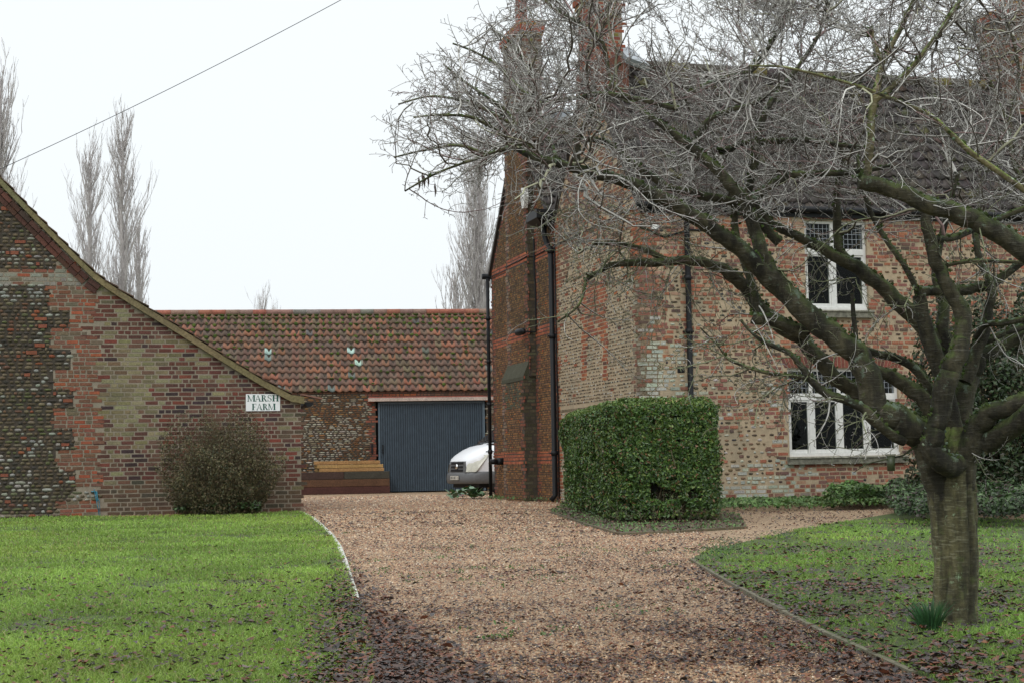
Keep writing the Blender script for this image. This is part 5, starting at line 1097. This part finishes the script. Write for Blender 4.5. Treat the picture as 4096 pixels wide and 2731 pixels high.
def spline(pts, per=4):
    out = []; n = len(pts)
    for i in range(n - 1):
        p0, p1, p2, p3 = pts[max(i - 1, 0)], pts[i], pts[i + 1], pts[min(i + 2, n - 1)]
        for k in range(per):
            t = k / per; out.append(tuple(.5 * ((2 * b) + (-a + c_) * t + (2 * a - 5 * b + 4 * c_ - d) * t * t + (-a + 3 * b - 3 * c_ + d) * t ** 3) for a, b, c_, d in zip(p0, p1, p2, p3)))
    out.append(tuple(pts[-1])); return out
LIMBS = [  # x,y,depth offset, radius (image px at 2352)
 ('A', [(2172,1150,-.02,38),(2150,1070,-.03,42),(2118,1010,-.06,40),(2069,970,-.1,38),(2020,937,-.12,35),(1997,865,-.12,32),(1965,812,-.12,30),(1921,776,-.12,29),(1871,733,-.12,28),(1822,690,-.12,27),(1786,644,-.12,24),(1756,598,-.12,19),(1740,552,-.12,17),(1720,492,-.12,16),(1703,455,-.12,15),(1678,428,-.12,14),(1640,385,-.12,13),(1600,350,-.1,12),(1560,318,-.1,10),(1525,290,-.1,8),(1490,268,-.1,6)]),
 ('A2',[(1800,668,-.1,23),(1776,650,-.12,22.5),(1740,618,-.16,22),(1707,580,-.2,21),(1657,538,-.26,20),(1608,508,-.32,19),(1540,468,-.4,18),(1480,436,-.45,16.5),(1420,412,-.5,14.5),(1350,396,-.55,12.5),(1280,375,-.55,10.5),(1220,358,-.5,8.5),(1180,335,-.45,7)]),
 ('A3',[(2130,1010,.25,22),(2060,985,.3,20),(2003,937,.3,19),(1964,901,.3,19),(1921,865,.3,19),(1881,825,.3,20),(1838,776,.3,20),(1790,745,.3,19),(1746,707,.3,19),(1716,665,.3,18),(1690,637,.28,16),(1657,616,.25,14),(1608,602,.2,12),(1560,599,.2,11),(1500,604,.15,10),(1445,605,.1,9),(1400,612,.1,7),(1370,628,.1,6),(1346,646,.1,5)]),
 ('stub',[(1858,768,.0,18),(1805,745,.0,16),(1766,735,.0,15),(1728,731,.0,15)]),
 ('shoot',[(1738,722,.02,10),(1731,670,.05,11),(1716,624,.1,10),(1700,580,.15,9),(1690,525,.2,9),(1687,480,.2,8),(1672,430,.2,7),(1650,380,.2,5)]),
 ('B', [(2185,900,.3,22),(2150,800,.35,22),(2122,756,.35,22),(2102,733,.35,21),(2063,690,.35,20),(2020,654,.35,19),(1964,614,.35,17),(1904,581,.35,14),(1839,545,.35,12),(1773,515,.35,10),(1745,480,.35,8),(1715,440,.35,6)]),
 ('Bv',[(1960,608,.36,12),(1930,575,.38,11),(1923,540,.4,11),(1922,476,.4,10),(1927,412,.4,8),(1935,360,.4,6),(1925,300,.4,5)]),
 ('C1',[(2175,960,.45,14),(2110,855,.5,11),(2053,822,.5,11),(2010,812,.5,10),(1975,800,.5,9)]),
 ('C2',[(2175,1010,.1,24),(2135,937,.1,21),(2096,898,.1,19),(2053,868,.1,17),(2003,845,.08,15),(1980,815,.05,14)]),
 ('C3',[(1970,812,-.1,7),(1966,775,-.1,6.5),(1960,730,-.1,6),(1957,675,-.1,5)]),
 ('D', [(2190,1000,.0,26),(2170,890,-.02,23),(2152,838,-.05,22),(2135,782,-.08,20),(2122,723,-.1,18),(2112,680,-.1,17)]),
 ('Dh',[(2104,668,-.1,13),(2140,668,-.08,13),(2180,668,0,13),(2234,664,.1,13),(2277,654,.1,11),(2333,614,.1,10),(2390,570,.1,9)]),
 ('Dt',[(2108,672,-.1,8),(2082,618,-.1,7.5),(2046,568,-.05,7),(2023,532,0,7),(2003,492,0,6.5),(1987,450,0,6),(1975,400,.05,5),(1968,340,.1,4)]),
 ('E', [(2195,1068,-.12,28),(2165,1062,-.2,26),(2136,1032,-.25,25),(2146,992,-.27,25),(2162,950,-.28,25),(2170,900,-.3,26),(2184,850,-.32,26),(2201,805,-.32,24),(2211,763,-.32,22),(2208,710,-.32,20),(2182,664,-.32,18),(2158,618,-.32,17),(2142,575,-.32,16),(2130,525,-.32,14),(2124,480,-.3,12)]),
 ('F', [(2260,1020,-.1,28),(2420,900,-.5,28),(2480,780,-.7,28),(2440,660,-.75,27),(2352,571,-.75,26),(2283,532,-.75,25),(2234,505,-.75,24),(2201,492,-.75,24),(2135,470,-.75,22),(2086,450,-.75,21),(2020,425,-.75,20),(1972,415,-.75,19)]),
 ('Fs',[(1990,412,-.75,10),(1997,350,-.75,11),(2000,280,-.75,10.5),(2007,231,-.75,10),(2020,181,-.75,8.5),(2024,145,-.75,7),(2010,105,-.75,6),(2000,66,-.75,5.5)]),
 ('Fs2',[(2022,155,-.75,7),(2053,96,-.75,6.5),(2076,49,-.75,6),(2100,-5,-.75,5),(2120,-70,-.75,4)]),
 ('Fs3',[(2006,235,-.75,7),(2069,181,-.8,7),(2119,125,-.8,6.5),(2168,59,-.8,6),(2211,-5,-.8,5),(2260,-60,-.8,4)]),
 ('Fs4',[(2440,500,-.8,8),(2350,435,-.85,8),(2283,389,-.85,7.5),(2224,346,-.85,7),(2185,307,-.85,6),(2135,264,-.85,5),(2060,232,-.85,4.5),(1990,205,-.85,4),(1900,178,-.85,3.5),(1800,155,-.85,3),(1720,152,-.85,2.5)]),
 ('G', [(2202,1120,-.02,36),(2214,1050,-.06,34),(2238,990,-.12,29),(2268,955,-.2,24),(2310,935,-.25,23),(2360,920,-.3,22),(2450,880,-.3,20)]),
 ('H', [(2205,1080,.1,34),(2205,930,.12,30),(2222,871,.15,26),(2245,832,.15,22),(2290,800,.18,18),(2360,768,.2,15),(2440,740,.2,13)]),
 ('H2',[(2215,880,.0,18),(2245,800,.0,15),(2262,760,0,13),(2270,716,0,12),(2280,674,.0,11),(2267,631,.05,10),(2250,595,.1,9),(2240,540,.15,8),(2225,480,.2,6)]),
 ('H3',[(2240,775,.0,8),(2267,745,-.1,8),(2307,742,-.15,8),(2360,728,-.2,7),(2420,700,-.2,6)]),
 ('H4',[(2190,830,.3,18),(2166,756,.35,16),(2165,700,.4,14),(2150,640,.45,11),(2160,560,.5,9),(2180,480,.5,7),(2200,400,.5,5)]),
 ('H5',[(2262,785,.1,8),(2305,765,.1,8),(2360,750,.1,7),(2420,735,.1,6)]),
 ('H6',[(2170,611,-.3,5),(2200,604,-.32,5),(2250,600,-.34,5),(2360,603,-.34,4)]),
 ('H7',[(2135,548,-.3,10),(2185,546,-.2,10),(2225,532,-.1,9),(2300,500,0,8),(2380,470,0,7)]),
 ('Y', [(2075,1015,-.12,13),(2020,975,-.2,12),(1987,942,-.22,12),(1954,924,-.22,11),(1904,904,-.22,10.5),(1871,881,-.22,9.5),(1845,848,-.22,8),(1819,815,-.22,6.5),(1773,792,-.22,5.5),(1740,776,-.22,4.5),(1702,736,-.22,3)]),
 ('Y2',[(1868,870,-.22,6),(1822,862,-.22,5),(1773,858,-.22,4.5),(1723,845,-.22,4),(1674,825,-.22,3),(1651,796,-.22,2.6),(1608,753,-.22,2)]),
 ('T1',[(1326,385,0,9),(1326,322,0,8.5),(1349,278,0,8),(1366,240,.02,7),(1400,200,.05,5),(1420,150,.1,4)]),
 ('T2',[(1790,560,.1,13),(1720,485,.1,12),(1663,460,.1,11),(1600,448,.1,10.5),(1540,432,.1,10),(1501,410,.1,9.5),(1458,381,.1,9),(1414,346,.1,8),(1384,324,.1,7),(1340,321,.1,6)]),
 ('T3',[(1490,270,.1,6),(1408,190,.2,5.5),(1384,100,.2,5),(1340,59,.2,4.5),(1282,29,.2,4),(1240,-10,.2,3.5)]),
 ('T4',[(1560,252,-.1,6.5),(1472,229,-.1,6),(1384,217,-.1,6),(1326,226,-.1,5.5),(1244,240,-.1,5),(1180,262,-.1,4)]),
 ('T5',[(1531,240,.2,8),(1604,205,.2,8),(1665,181,.2,7.5),(1723,165,.2,7),(1756,125,.2,6),(1792,66,.2,5),(1819,10,.2,4)]),
 ('T6',[(1596,345,-.1,8),(1606,305,-.1,7.5),(1633,272,-.1,7),(1674,255,-.1,6),(1740,235,-.1,5),(1800,190,-.1,4)]),
 ('T7',[(1712,478,-.1,12),(1735,455,-.1,11.5),(1765,430,-.1,11),(1806,406,-.1,10),(1850,400,-.1,9),(1904,399,-.1,8),(1970,396,-.1,6),(2050,380,-.1,5)]),
 ('T8',[(1712,462,.1,10),(1728,400,.1,10),(1735,350,.1,9),(1748,290,.1,8),(1775,230,.1,7),(1830,160,.15,5.5),(1880,80,.2,4.5),(1900,0,.2,3.5)]),
 ('T9',[(1655,350,.0,9),(1707,330,.1,8.5),(1770,326,.1,8),(1838,323,.1,7),(1910,330,.1,6),(2010,345,.1,5)]),
 ('S1',[(1225,350,0,6),(1195,300,.1,5),(1165,260,.2,4.5),(1120,225,.2,4),(1070,190,.25,3.5),(1020,150,.3,2.6)]),
 ('S2',[(1190,338,0,6),(1140,300,-.1,4.5),(1080,270,-.2,4),(1010,265,-.3,3),(950,270,-.3,2.4)]),
 ('S3',[(1250,368,0,5),(1200,330,-.2,4.5),(1150,345,-.3,4),(1080,370,-.4,3.4),(1000,400,-.4,2.8),(930,440,-.4,2.2)]),
 ('S4',[(1244,240,-.1,5),(1190,200,0,4.5),(1140,150,.1,4),(1090,120,.1,3),(1040,100,.1,2.4)]),
 ('S8',[(1185,338,0,6),(1120,352,-.1,4.5),(1050,335,-.15,3.6),(980,345,-.2,2.8),(905,362,-.2,2.2)]),
 ('S9',[(1200,300,.1,5),(1120,255,.1,4.2),(1060,232,.1,3.6),(990,222,.1,2.8),(915,240,.1,2.2)]),
 ('S5',[(1282,375,0,5.5),(1255,300,.2,5),(1230,240,.3,4.5),(1215,170,.3,4),(1175,100,.3,3),(1130,70,.3,2.4)]),
 ('S6',[(1346,646,.1,4),(1330,700,0,3),(1280,740,0,2.6)]),
 ('S7',[(1365,560,.15,5),(1420,560,.15,6),(1480,575,.15,7),(1530,598,.18,8)]),
 ('R1',[(2380,470,0,7),(2330,380,.1,6),(2310,280,.2,5),(2270,180,.2,4),(2240,90,.2,3.5)]),
 ('R2',[(2420,735,.1,7),(2400,560,.3,6),(2350,420,.4,5.5),(2320,300,.4,5),(2340,160,.4,4),(2310,40,.4,3)]),
]
SC = K / F
def w3(x, y, d): return P(x, y, Y0 + d)
allpts = []
def limbmesh(key, pts, sides=14):
    sp_ = spline(pts, 10); P3 = [w3(x, y, d) for x, y, d, r in sp_]; Rr = [max(r, .5) * SC * (Y0 + d) for x, y, d, r in sp_]
    # low frequency wobble
    Q = []; 
    for i, p in enumerate(P3):
        r = Rr[i]; Q.append(p + Vector((vn2(i * .22, 3.1) - .5, vn2(i * .22, 9.1) - .5, vn2(i * .22, 17.1) - .5)) * r * .35)
    for q, r in zip(Q, Rr): allpts.append((q, r, key))
    return Q, Rr
for key, pts in LIMBS:
    Q, Rr = limbmesh(key, pts); big = pts[0][3] > 12
    mb = MB(); n = 22 if big else 10
    # bumpy radius via noise around
    vs = []; cs = []; nx = None
    for i, p in enumerate(Q):
        t = (Q[min(i + 1, len(Q) - 1)] - Q[max(i - 1, 0)]).normalized()
        if nx is None: nx = t.cross(Vector((0, 1, 0))).normalized()
        nx = (nx - t * nx.dot(t)).normalized(); ny = t.cross(nx)
        for k in range(n):
            a = 6.28318 * k / n; rr = Rr[i] * .92 * (1 + (.09 * (vn2(i * .2 + len(allpts) % 50, k * .6) - .5) * 2 + .05 * (vn2(i * .8 + 31, k * 1.3 + 11) - .5) * 2) * (1 if big else .6)); vs.append(p + (nx * math.cos(a) + ny * math.sin(a)) * rr)
    fs = [(i * n + k, i * n + (k + 1) % n, (i + 1) * n + (k + 1) % n, (i + 1) * n + k) for i in range(len(Q) - 1) for k in range(n)] + [tuple((len(Q) - 1) * n + k for k in range(n))]
    pale = Rr[len(Rr) // 2] < .013
    mb.add(vs, fs, (3.2, 3.1, 2.8) if key.startswith('Fs') else (1.6, 1.6, 1.45) if pale else (1, 1, 1), 0, True); mb.build('limb', BARK, tree)
# trunk
TR = [(2198, 1450, 62), (2196, 1437, 56), (2194, 1420, 51.5), (2194, 1380, 49), (2196, 1300, 49.5), (2193, 1220, 51), (2188, 1150, 54), (2184, 1100, 56), (2186, 1060, 55), (2190, 1020, 46), (2196, 980, 32)]
sp_ = spline([(x, y, 0, r) for x, y, r in TR], 8); mb = MB(); n = 72; vs = []
for i, (x, y, d, r) in enumerate(sp_):
    c = w3(x, y, 0); rr = r * SC * Y0
    for k in range(n):
        a = 6.28318 * k / n
        g_ = 0
        for ga, gw, gd in ((3.95, .10, .15), (5.15, .08, .14), (4.5, .07, .09), (5.7, .08, .08), (3.5, .07, .07), (.8, .15, .08), (2.3, .15, .08)):
            dd = (a - (ga + .25 * (vn2(i * .09, ga) - .5)) + math.pi) % (2 * math.pi) - math.pi; g_ -= gd * math.exp(-(dd / gw) ** 2) * (1 if i > 6 else .6)
        k_ = 1 + g_ + .05 * (vn2(i * .25, k * .27 + 7) - .5) * 2 + .025 * (vn2(i * 1.3, k * .55 + 70) - .5)
        if i < 8: k_ += .20 * ((8 - i) / 8) ** 2 * (.4 + max(0, math.sin(a * 4 + 1)))
        vs.append(c + Vector((math.cos(a), math.sin(a), 0)) * rr * k_)
fs = [(i * n + k, i * n + (k + 1) % n, (i + 1) * n + (k + 1) % n, (i + 1) * n + k) for i in range(len(sp_) - 1) for k in range(n)]
mb.add(vs, fs, (1.9, 1.95, 1.6), 0, True); mb.build('trunk', BARK, tree)

# crown twigs
CR = MB(); TW = []
CROWNPOLY = [(860, 370), (905, 330), (885, 270), (905, 250), (955, 185), (1000, 95), (1100, 60), (1180, 10), (1240, -260), (2620, -260), (2620, 640), (1900, 620), (1500, 560), (1300, 560), (1150, 470), (1100, 430), (1010, 455), (930, 462), (960, 395)]
def incrown(p):
    x, y = proj(p); c = False; n = len(CROWNPOLY)
    for i in range(n):
        x1, y1 = CROWNPOLY[i]; x2, y2 = CROWNPOLY[(i + 1) % n]
        if (y1 > y) != (y2 > y) and x < (x2 - x1) * (y - y1) / (y2 - y1) + x1: c = not c
    return c
def tcolr(r, lo=False):
    g = U_(.38, .70) if r > .0022 else U_(.26, .52)
    if lo and R() < .6: return (g * .45, g * .50, g * .28)
    if R() < .14: return (g * .5, g * .33, g * .32)
    if r > .006 and R() < .5: return (g * .62, g * .62, g * .42)
    return (g, g * .98, g * .92)
cnt = [0]
def twig(p, d, L_, r, lvl, low=False, up=.25):
    ob = max(0, min(1, (1.9 - p.x) / 2.2)); d = (d.normalized() + Vector((-.5 * ob, 0, .05)) * (0 if low else 1)).normalized()
    n = max(3, int(L_ / .028)); st = L_ / n; q = [p]; rs = [r]
    ax = d.cross(Vector((U_(-1, 1), U_(-1, 1), U_(-1, 1)))).normalized(); bend = U_(.3, 1.7) / n * (1 if R() < .75 else -1)
    for i in range(n):
        t = (i + 1) / n
        if R() < .10: ax = d.cross(Vector((U_(-1, 1), U_(-1, 1), U_(-1, 1)))).normalized(); d = (d + Vector((U_(-1, 1), U_(-1, 1), U_(-1, 1))) * .3).normalized()
        d = d + ax.cross(d) * bend * (.4 + 1.2 * t) + Vector((U_(-1, 1), U_(-1, 1), U_(-1, 1))) * .10 + Z * up * t * .22
        d.normalize(); q.append(q[-1] + d * st); rs.append(max(r * (1 - .6 * t), .0015) * U_(.88, 1.14))
    if not low and lvl <= 1 and not incrown(q[-1]): return
    CR.tube(q, rs, 3 if lvl > 1 or r < .004 else 5, tcolr(r, low), 0, False); cnt[0] += 1
    if lvl >= 3: return
    k = {0: int(L_ / .08), 1: int(L_ / .075), 2: int(L_ / .09)}[lvl]
    for j in range(k):
        i = int(U_(.12, 1) * n); i = min(max(i, 1), n); dd = (q[i] - q[i - 1]).normalized(); s = dd.cross(Vector((U_(-1, 1), U_(-1, 1), U_(-1, 1)))).normalized()
        nd = dd * U_(.6, 1.2) + s * U_(.5, .9) + Z * (up * .5 if not low else -.1)
        ln = {0: U_(.18, .48), 1: U_(.07, .26), 2: U_(.02, .09)}[lvl]
        twig(q[i], nd, ln, max(rs[i] * U_(.55, .8), .0018), lvl + 1, low, up)
    for j in range(int(L_ / .035)):   # short spurs
        i = random.randint(1, n); dd = (q[i] - q[i - 1]).normalized(); s = dd.cross(Vector((U_(-1, 1), U_(-1, 1), U_(-1, 1)))).normalized(); e_ = q[i] + (s + dd * .4) * U_(.008, .022)
        CR.tube([q[i], e_], [rs[i] * .9, .0016], 3, tcolr(.001, low), 0, False)
# short spurs/buds on tips are level 3
MO = MB()
for q, r, key in allpts:
    for _ in range(int(r / .0085 * R() * 1.4)):
        a = U_(-1.0, 1.0); b_ = q + (cr * math.sin(a) + Z * math.cos(a)) * r * .90 + Vector((U_(-.02, .02), U_(-1, 1) * r * .6, 0)); nn_ = (b_ - q).normalized(); t1 = nn_.cross(Vector((0, 1, 0))).normalized(); t2 = nn_.cross(t1)
        lich = R() < .22; blob(MO, b_, t1, t2, nn_, U_(.004, .014), U_(.004, .011), .0015 if lich else U_(.002, .005), jit((.14, .18, .13) if lich else (.045, .068, .018), .35))
for q, r, key in allpts[::2]:
    if r > .03 and proj(q)[1] > 640: continue
    if key in ('A2', 'stub', 'C1', 'C2', 'D', 'E', 'G', 'H'): prob = .07
    elif r > .03: prob = .12
    elif r > .016: prob = .30
    else: prob = .50
    x, y = proj(q)
    if y > 560: prob *= .55
    if R() < prob:
        a = R() * 6.283; low = y > 500
        nd = Vector((math.cos(a) - .35, math.sin(a) * .8, U_(-.3, .8) if not low else U_(-.8, .5)))
        twig(q, nd, U_(.25, .7) if not low else U_(.18, .5), min(U_(.0035, .0060), r * .7), 1, low, .3 if not low else U_(-.5, .2))
src = [(q, r) for q, r, k in allpts[::2] if r < .028]
def far_target():
    while True:
        x = U_(880, 2500); y = U_(-200, 520)
        c = False; n = len(CROWNPOLY)
        for i in range(n):
            x1, y1 = CROWNPOLY[i]; x2, y2 = CROWNPOLY[(i + 1) % n]
            if (y1 > y) != (y2 > y) and x < (x2 - x1) * (y - y1) / (y2 - y1) + x1: c = not c
        if c: return P(x, y, Y0 + U_(-1.1, 1.5))
for i in range(225):
    T = far_target(); best = min(src, key=lambda s: (s[0] - T).length + U_(0, .25)); s, r = best
    v = T - s; L_ = v.length
    if L_ < .12: continue
    n = max(4, int(L_ / .06)); q = []; side = v.cross(Vector((U_(-1, 1), U_(-1, 1), U_(-1, 1)))).normalized() * L_ * U_(.06, .24)
    for k in range(n + 1):
        t = k / n; q.append(s + v * t + side * math.sin(math.pi * t) + Vector((U_(-1, 1), U_(-1, 1), U_(-1, 1))) * .022 + Z * (.05 * L_ * math.sin(math.pi * t)))
    r0_ = min(r * .8, U_(.005, .012)); rs = [r0_ * (1 - .7 * k / n) for k in range(n + 1)]
    CR.tube(q, rs, 6, tcolr(r0_), 0, False)
    for k in range(1, n + 1):
        if R() < .82:
            dd = (q[k] - q[k - 1]).normalized(); s_ = dd.cross(Vector((U_(-1, 1), U_(-1, 1), U_(-1, 1)))).normalized()
            twig(q[k], dd * U_(.6, 1.2) + s_ * .9, U_(.16, .5), max(rs[k] * .6, .0024), 1)
# drooping curtains over the wall and windows
for (x, y, n_, ln) in ((1560, 610, 7, .45), (1470, 612, 5, .4), (1640, 622, 4, .35), (1850, 855, 3, .3), (1800, 860, 5, .4), (1990, 935, 4, .25), (1700, 735, 4, .35), (1920, 905, 4, .3), (1380, 470, 9, .4), (1480, 500, 8, .4), (1560, 540, 6, .35), (1420, 560, 6, .35), (2020, 980, 2, .25), (2080, 1010, 2, .2), (1345, 640, 3, .3), (2250, 620, 5, .35), (2300, 740, 4, .3), (2060, 700, 4, .3), (1950, 640, 4, .3), (1850, 560, 5, .35), (2250, 1040, 3, .25), (1300, 480, 6, .35)):
    for k in range(n_):
        q = w3(x + U_(-30, 30), y + U_(-8, 8), U_(-.2, .3)); a = R() * 6.283
        twig(q, Vector((math.cos(a) * .8 - .2, math.sin(a) * .5, U_(-1.3, .1))), ln * U_(.6, 1.2), U_(.002, .0038), 1, True, U_(-.5, .35))
tag(MO.build('moss', MOSS, tree), kind='stuff')
cro = CR.build('crown', TWIG, tree); tag(cro, kind='stuff')
print('twigs', cnt[0], 'verts', len(CR.v))
# a few dead leaves hanging
mb = MB()
for x, y in ((962, 415), (974, 410), (983, 408), (999, 430), (970, 405)):
    p = w3(x, y, -.3); mb.tube([p + Z * .02, p, p - Z * .025 + Vector((.003, 0, 0)), p - Z * .055], [.0012, .006, .005, .001], 5, (.06, .035, .03))
mb.build('dead_leaf', DRYLEAF, tree)
# bird feeder
fd = w3(2046, 1060, -.15); bf = empty('bird_feeder', fd, 'small old green bird feeder hanging from a low cherry branch', 'bird feeder')
mb = MB(); s = SC * Y0; mb.tube([fd + Z * 14 * s, fd - Z * 20 * s], [10 * s, 8.5 * s], 10); mb.build('tube', flatmat('algae_tube', (.05, .065, .03), .4), bf)
mb = MB(); mb.tube([fd + Z * 15 * s, fd + Z * 17.5 * s], 12 * s, 12); mb.build('lid', flatmat('feeder_lid', (.09, .10, .05), .7), bf)
mb = MB(); mb.tube([fd + Z * 17 * s, fd + Z * 45 * s + Vector((.01, 0, 0))], .0012, 4); mb.build('wire', STEEL, bf)
mb = MB(); mb.tube([w3(2110, 1020, -.1), w3(2075, 1045, -.13), fd + Z * 8 * s, w3(1990, 1065, -.2), w3(1960, 1085, -.2)], [.006, .005, .004, .003, .0015], 5, (.5, .55, .35)); mb.build('limb', BARK, tree)

# ================================================================== POPLARS
PT = flatmat('poplar_bark', (.52, .48, .475), .95, .8, 1.15, 2)
def poplar(x, ytop, Yd, width, label, nb=110, lean=0.0, base=None):
    b = P(x, 1080, Yd); b.z = 0; top = P(x + lean, ytop, Yd); H = top.z; e = empty('poplar_tree', b, label, 'tree', 'bare poplars beyond the farm buildings')
    wm = width * K / F * Yd / 2; ax = top - b
    mb = MB(); pts = [b + ax * t + Vector((U_(-.15, .15), 0, 0)) for t in (0, .2, .4, .6, .8, .97)]; mb.tube(pts, [.022 * H * k * .8 for k in (1, .8, .6, .4, .2, .06)], 8); mb.build('trunk', PT, e)
    mb = MB()
    def br(p, d, L_, r, lv):
        n = 6; q = [p]; d = d.normalized()
        for i in range(n): d = (d + Z * .14 + Vector((U_(-.12, .12), U_(-.12, .12), 0))).normalized(); q.append(q[-1] + d * L_ / n)
        mb.tube(q, [max(r * (1 - .8 * k / n), .007) for k in range(n + 1)], 3, (1, 1, 1), 0, False)
        if lv < 3:
            for j in range(int(L_ * 1.3) + 3):
                i = random.randint(1, n); a = R() * 6.283; br(q[i], (q[i] - q[i - 1]).normalized() + Vector((math.cos(a), math.sin(a), .1)) * .42, L_ * U_(.25, .5), max(r * .4, .012), lv + 1)
    for i in range(int(nb * 1.7)):
        t = U_(.04, .95); a = R() * 6.283; prof_ = math.sin(min(1, (1 - t) * 1.5 + .12) * 1.57); ln = wm * U_(2.4, 5.0) * (.40 + .60 * prof_)
        br(b + ax * t, Vector((math.cos(a), math.sin(a), U_(2.0, 3.6))), min(ln, (1 - t) * H * .75 + 1.2), U_(.03, .07), 1)
    mb.build('crown', PT, e)
poplar(0, 165, 88, 78, 'tallest poplar at the left edge behind the barn gable', 90)
poplar(203, 335, 105, 66, 'left of the two poplars above the barn roof slope', 70)
poplar(282, 300, 100, 74, 'tall poplar with pale trunk rising above the barn roof slope', 80)
poplar(318, 520, 108, 44, 'shorter poplar right of the pair above the barn roof', 45)
poplar(1098, 340, 92, 78, 'poplar rising just left of the farmhouse gable', 80)
poplar(1045, 640, 96, 52, 'low spreading poplar between the tiled barn and the farmhouse', 50)
poplar(603, 683, 190, 40, 'tiny distant tree over the tiled roof ridge, left of two', 30)
poplar(628, 690, 195, 32, 'tiny distant tree over the tiled roof ridge, right of two', 22)
# overhead wire
mb = MB(); a = P(-250, 498, 19.); b_ = P(1100, -175, 17.); pts = []
for i in range(25): t = i / 24; pts.append(a.lerp(b_, t) - Z * .22 * 4 * t * (1 - t) * .6)
mb.tube(pts, .004, 5); w_ = mb.build('overhead_wire', BLACK); tag(w_, 'thin dark overhead wire crossing the sky above the yard', 'wire')

# ================================================================== LIGHT
SUN_E = math.radians(38); SUN_A = math.radians(200)
w = bpy.data.worlds.new('World'); scene.world = w; w.use_nodes = True; nt = w.node_tree
bg = nt.nodes['Background']; sky = N(nt, 'ShaderNodeTexSky', sky_type='NISHITA'); sky.sun_disc = False; sky.sun_elevation = SUN_E; sky.sun_rotation = SUN_A; sky.dust_density = 6; sky.air_density = 1
hs = N(nt, 'ShaderNodeHueSaturation'); hs.inputs['Saturation'].default_value = .12; L(nt, sky.outputs[0], hs.inputs['Color'])
tc = N(nt, 'ShaderNodeTexCoord'); sx = N(nt, 'ShaderNodeSeparateXYZ'); L(nt, tc.outputs['Generated'], sx.inputs[0])
r_ = ramp(nt, sx.outputs[2], [(0, (9.85, 10.45, 10.8)), (.35, (10.2, 10.75, 11.0)), (.7, (15, 15.5, 15.8)), (1, (18, 18.5, 18.5))])
c = mix(nt, 'MIX', .92, hs.outputs[0], r_); L(nt, c, bg.inputs[0]); bg.inputs[1].default_value = .1
sd = bpy.data.lights.new('sun', 'SUN'); sd.energy = .6; sd.angle = math.radians(25); sd.color = (1, .97, .93); so = bpy.data.objects.new('sun', sd); COL.objects.link(so)
dirv = Vector((math.sin(SUN_A) * math.cos(SUN_E), math.cos(SUN_A) * math.cos(SUN_E), math.sin(SUN_E))); so.rotation_euler = dirv.to_track_quat('Z', 'Y').to_euler()
vs_ = scene.view_settings; vs_.view_transform = 'Standard'; vs_.look = 'None'; vs_.exposure = 0; vs_.gamma = 1; vs_.use_curve_mapping = False
scene.render.engine = 'CYCLES'
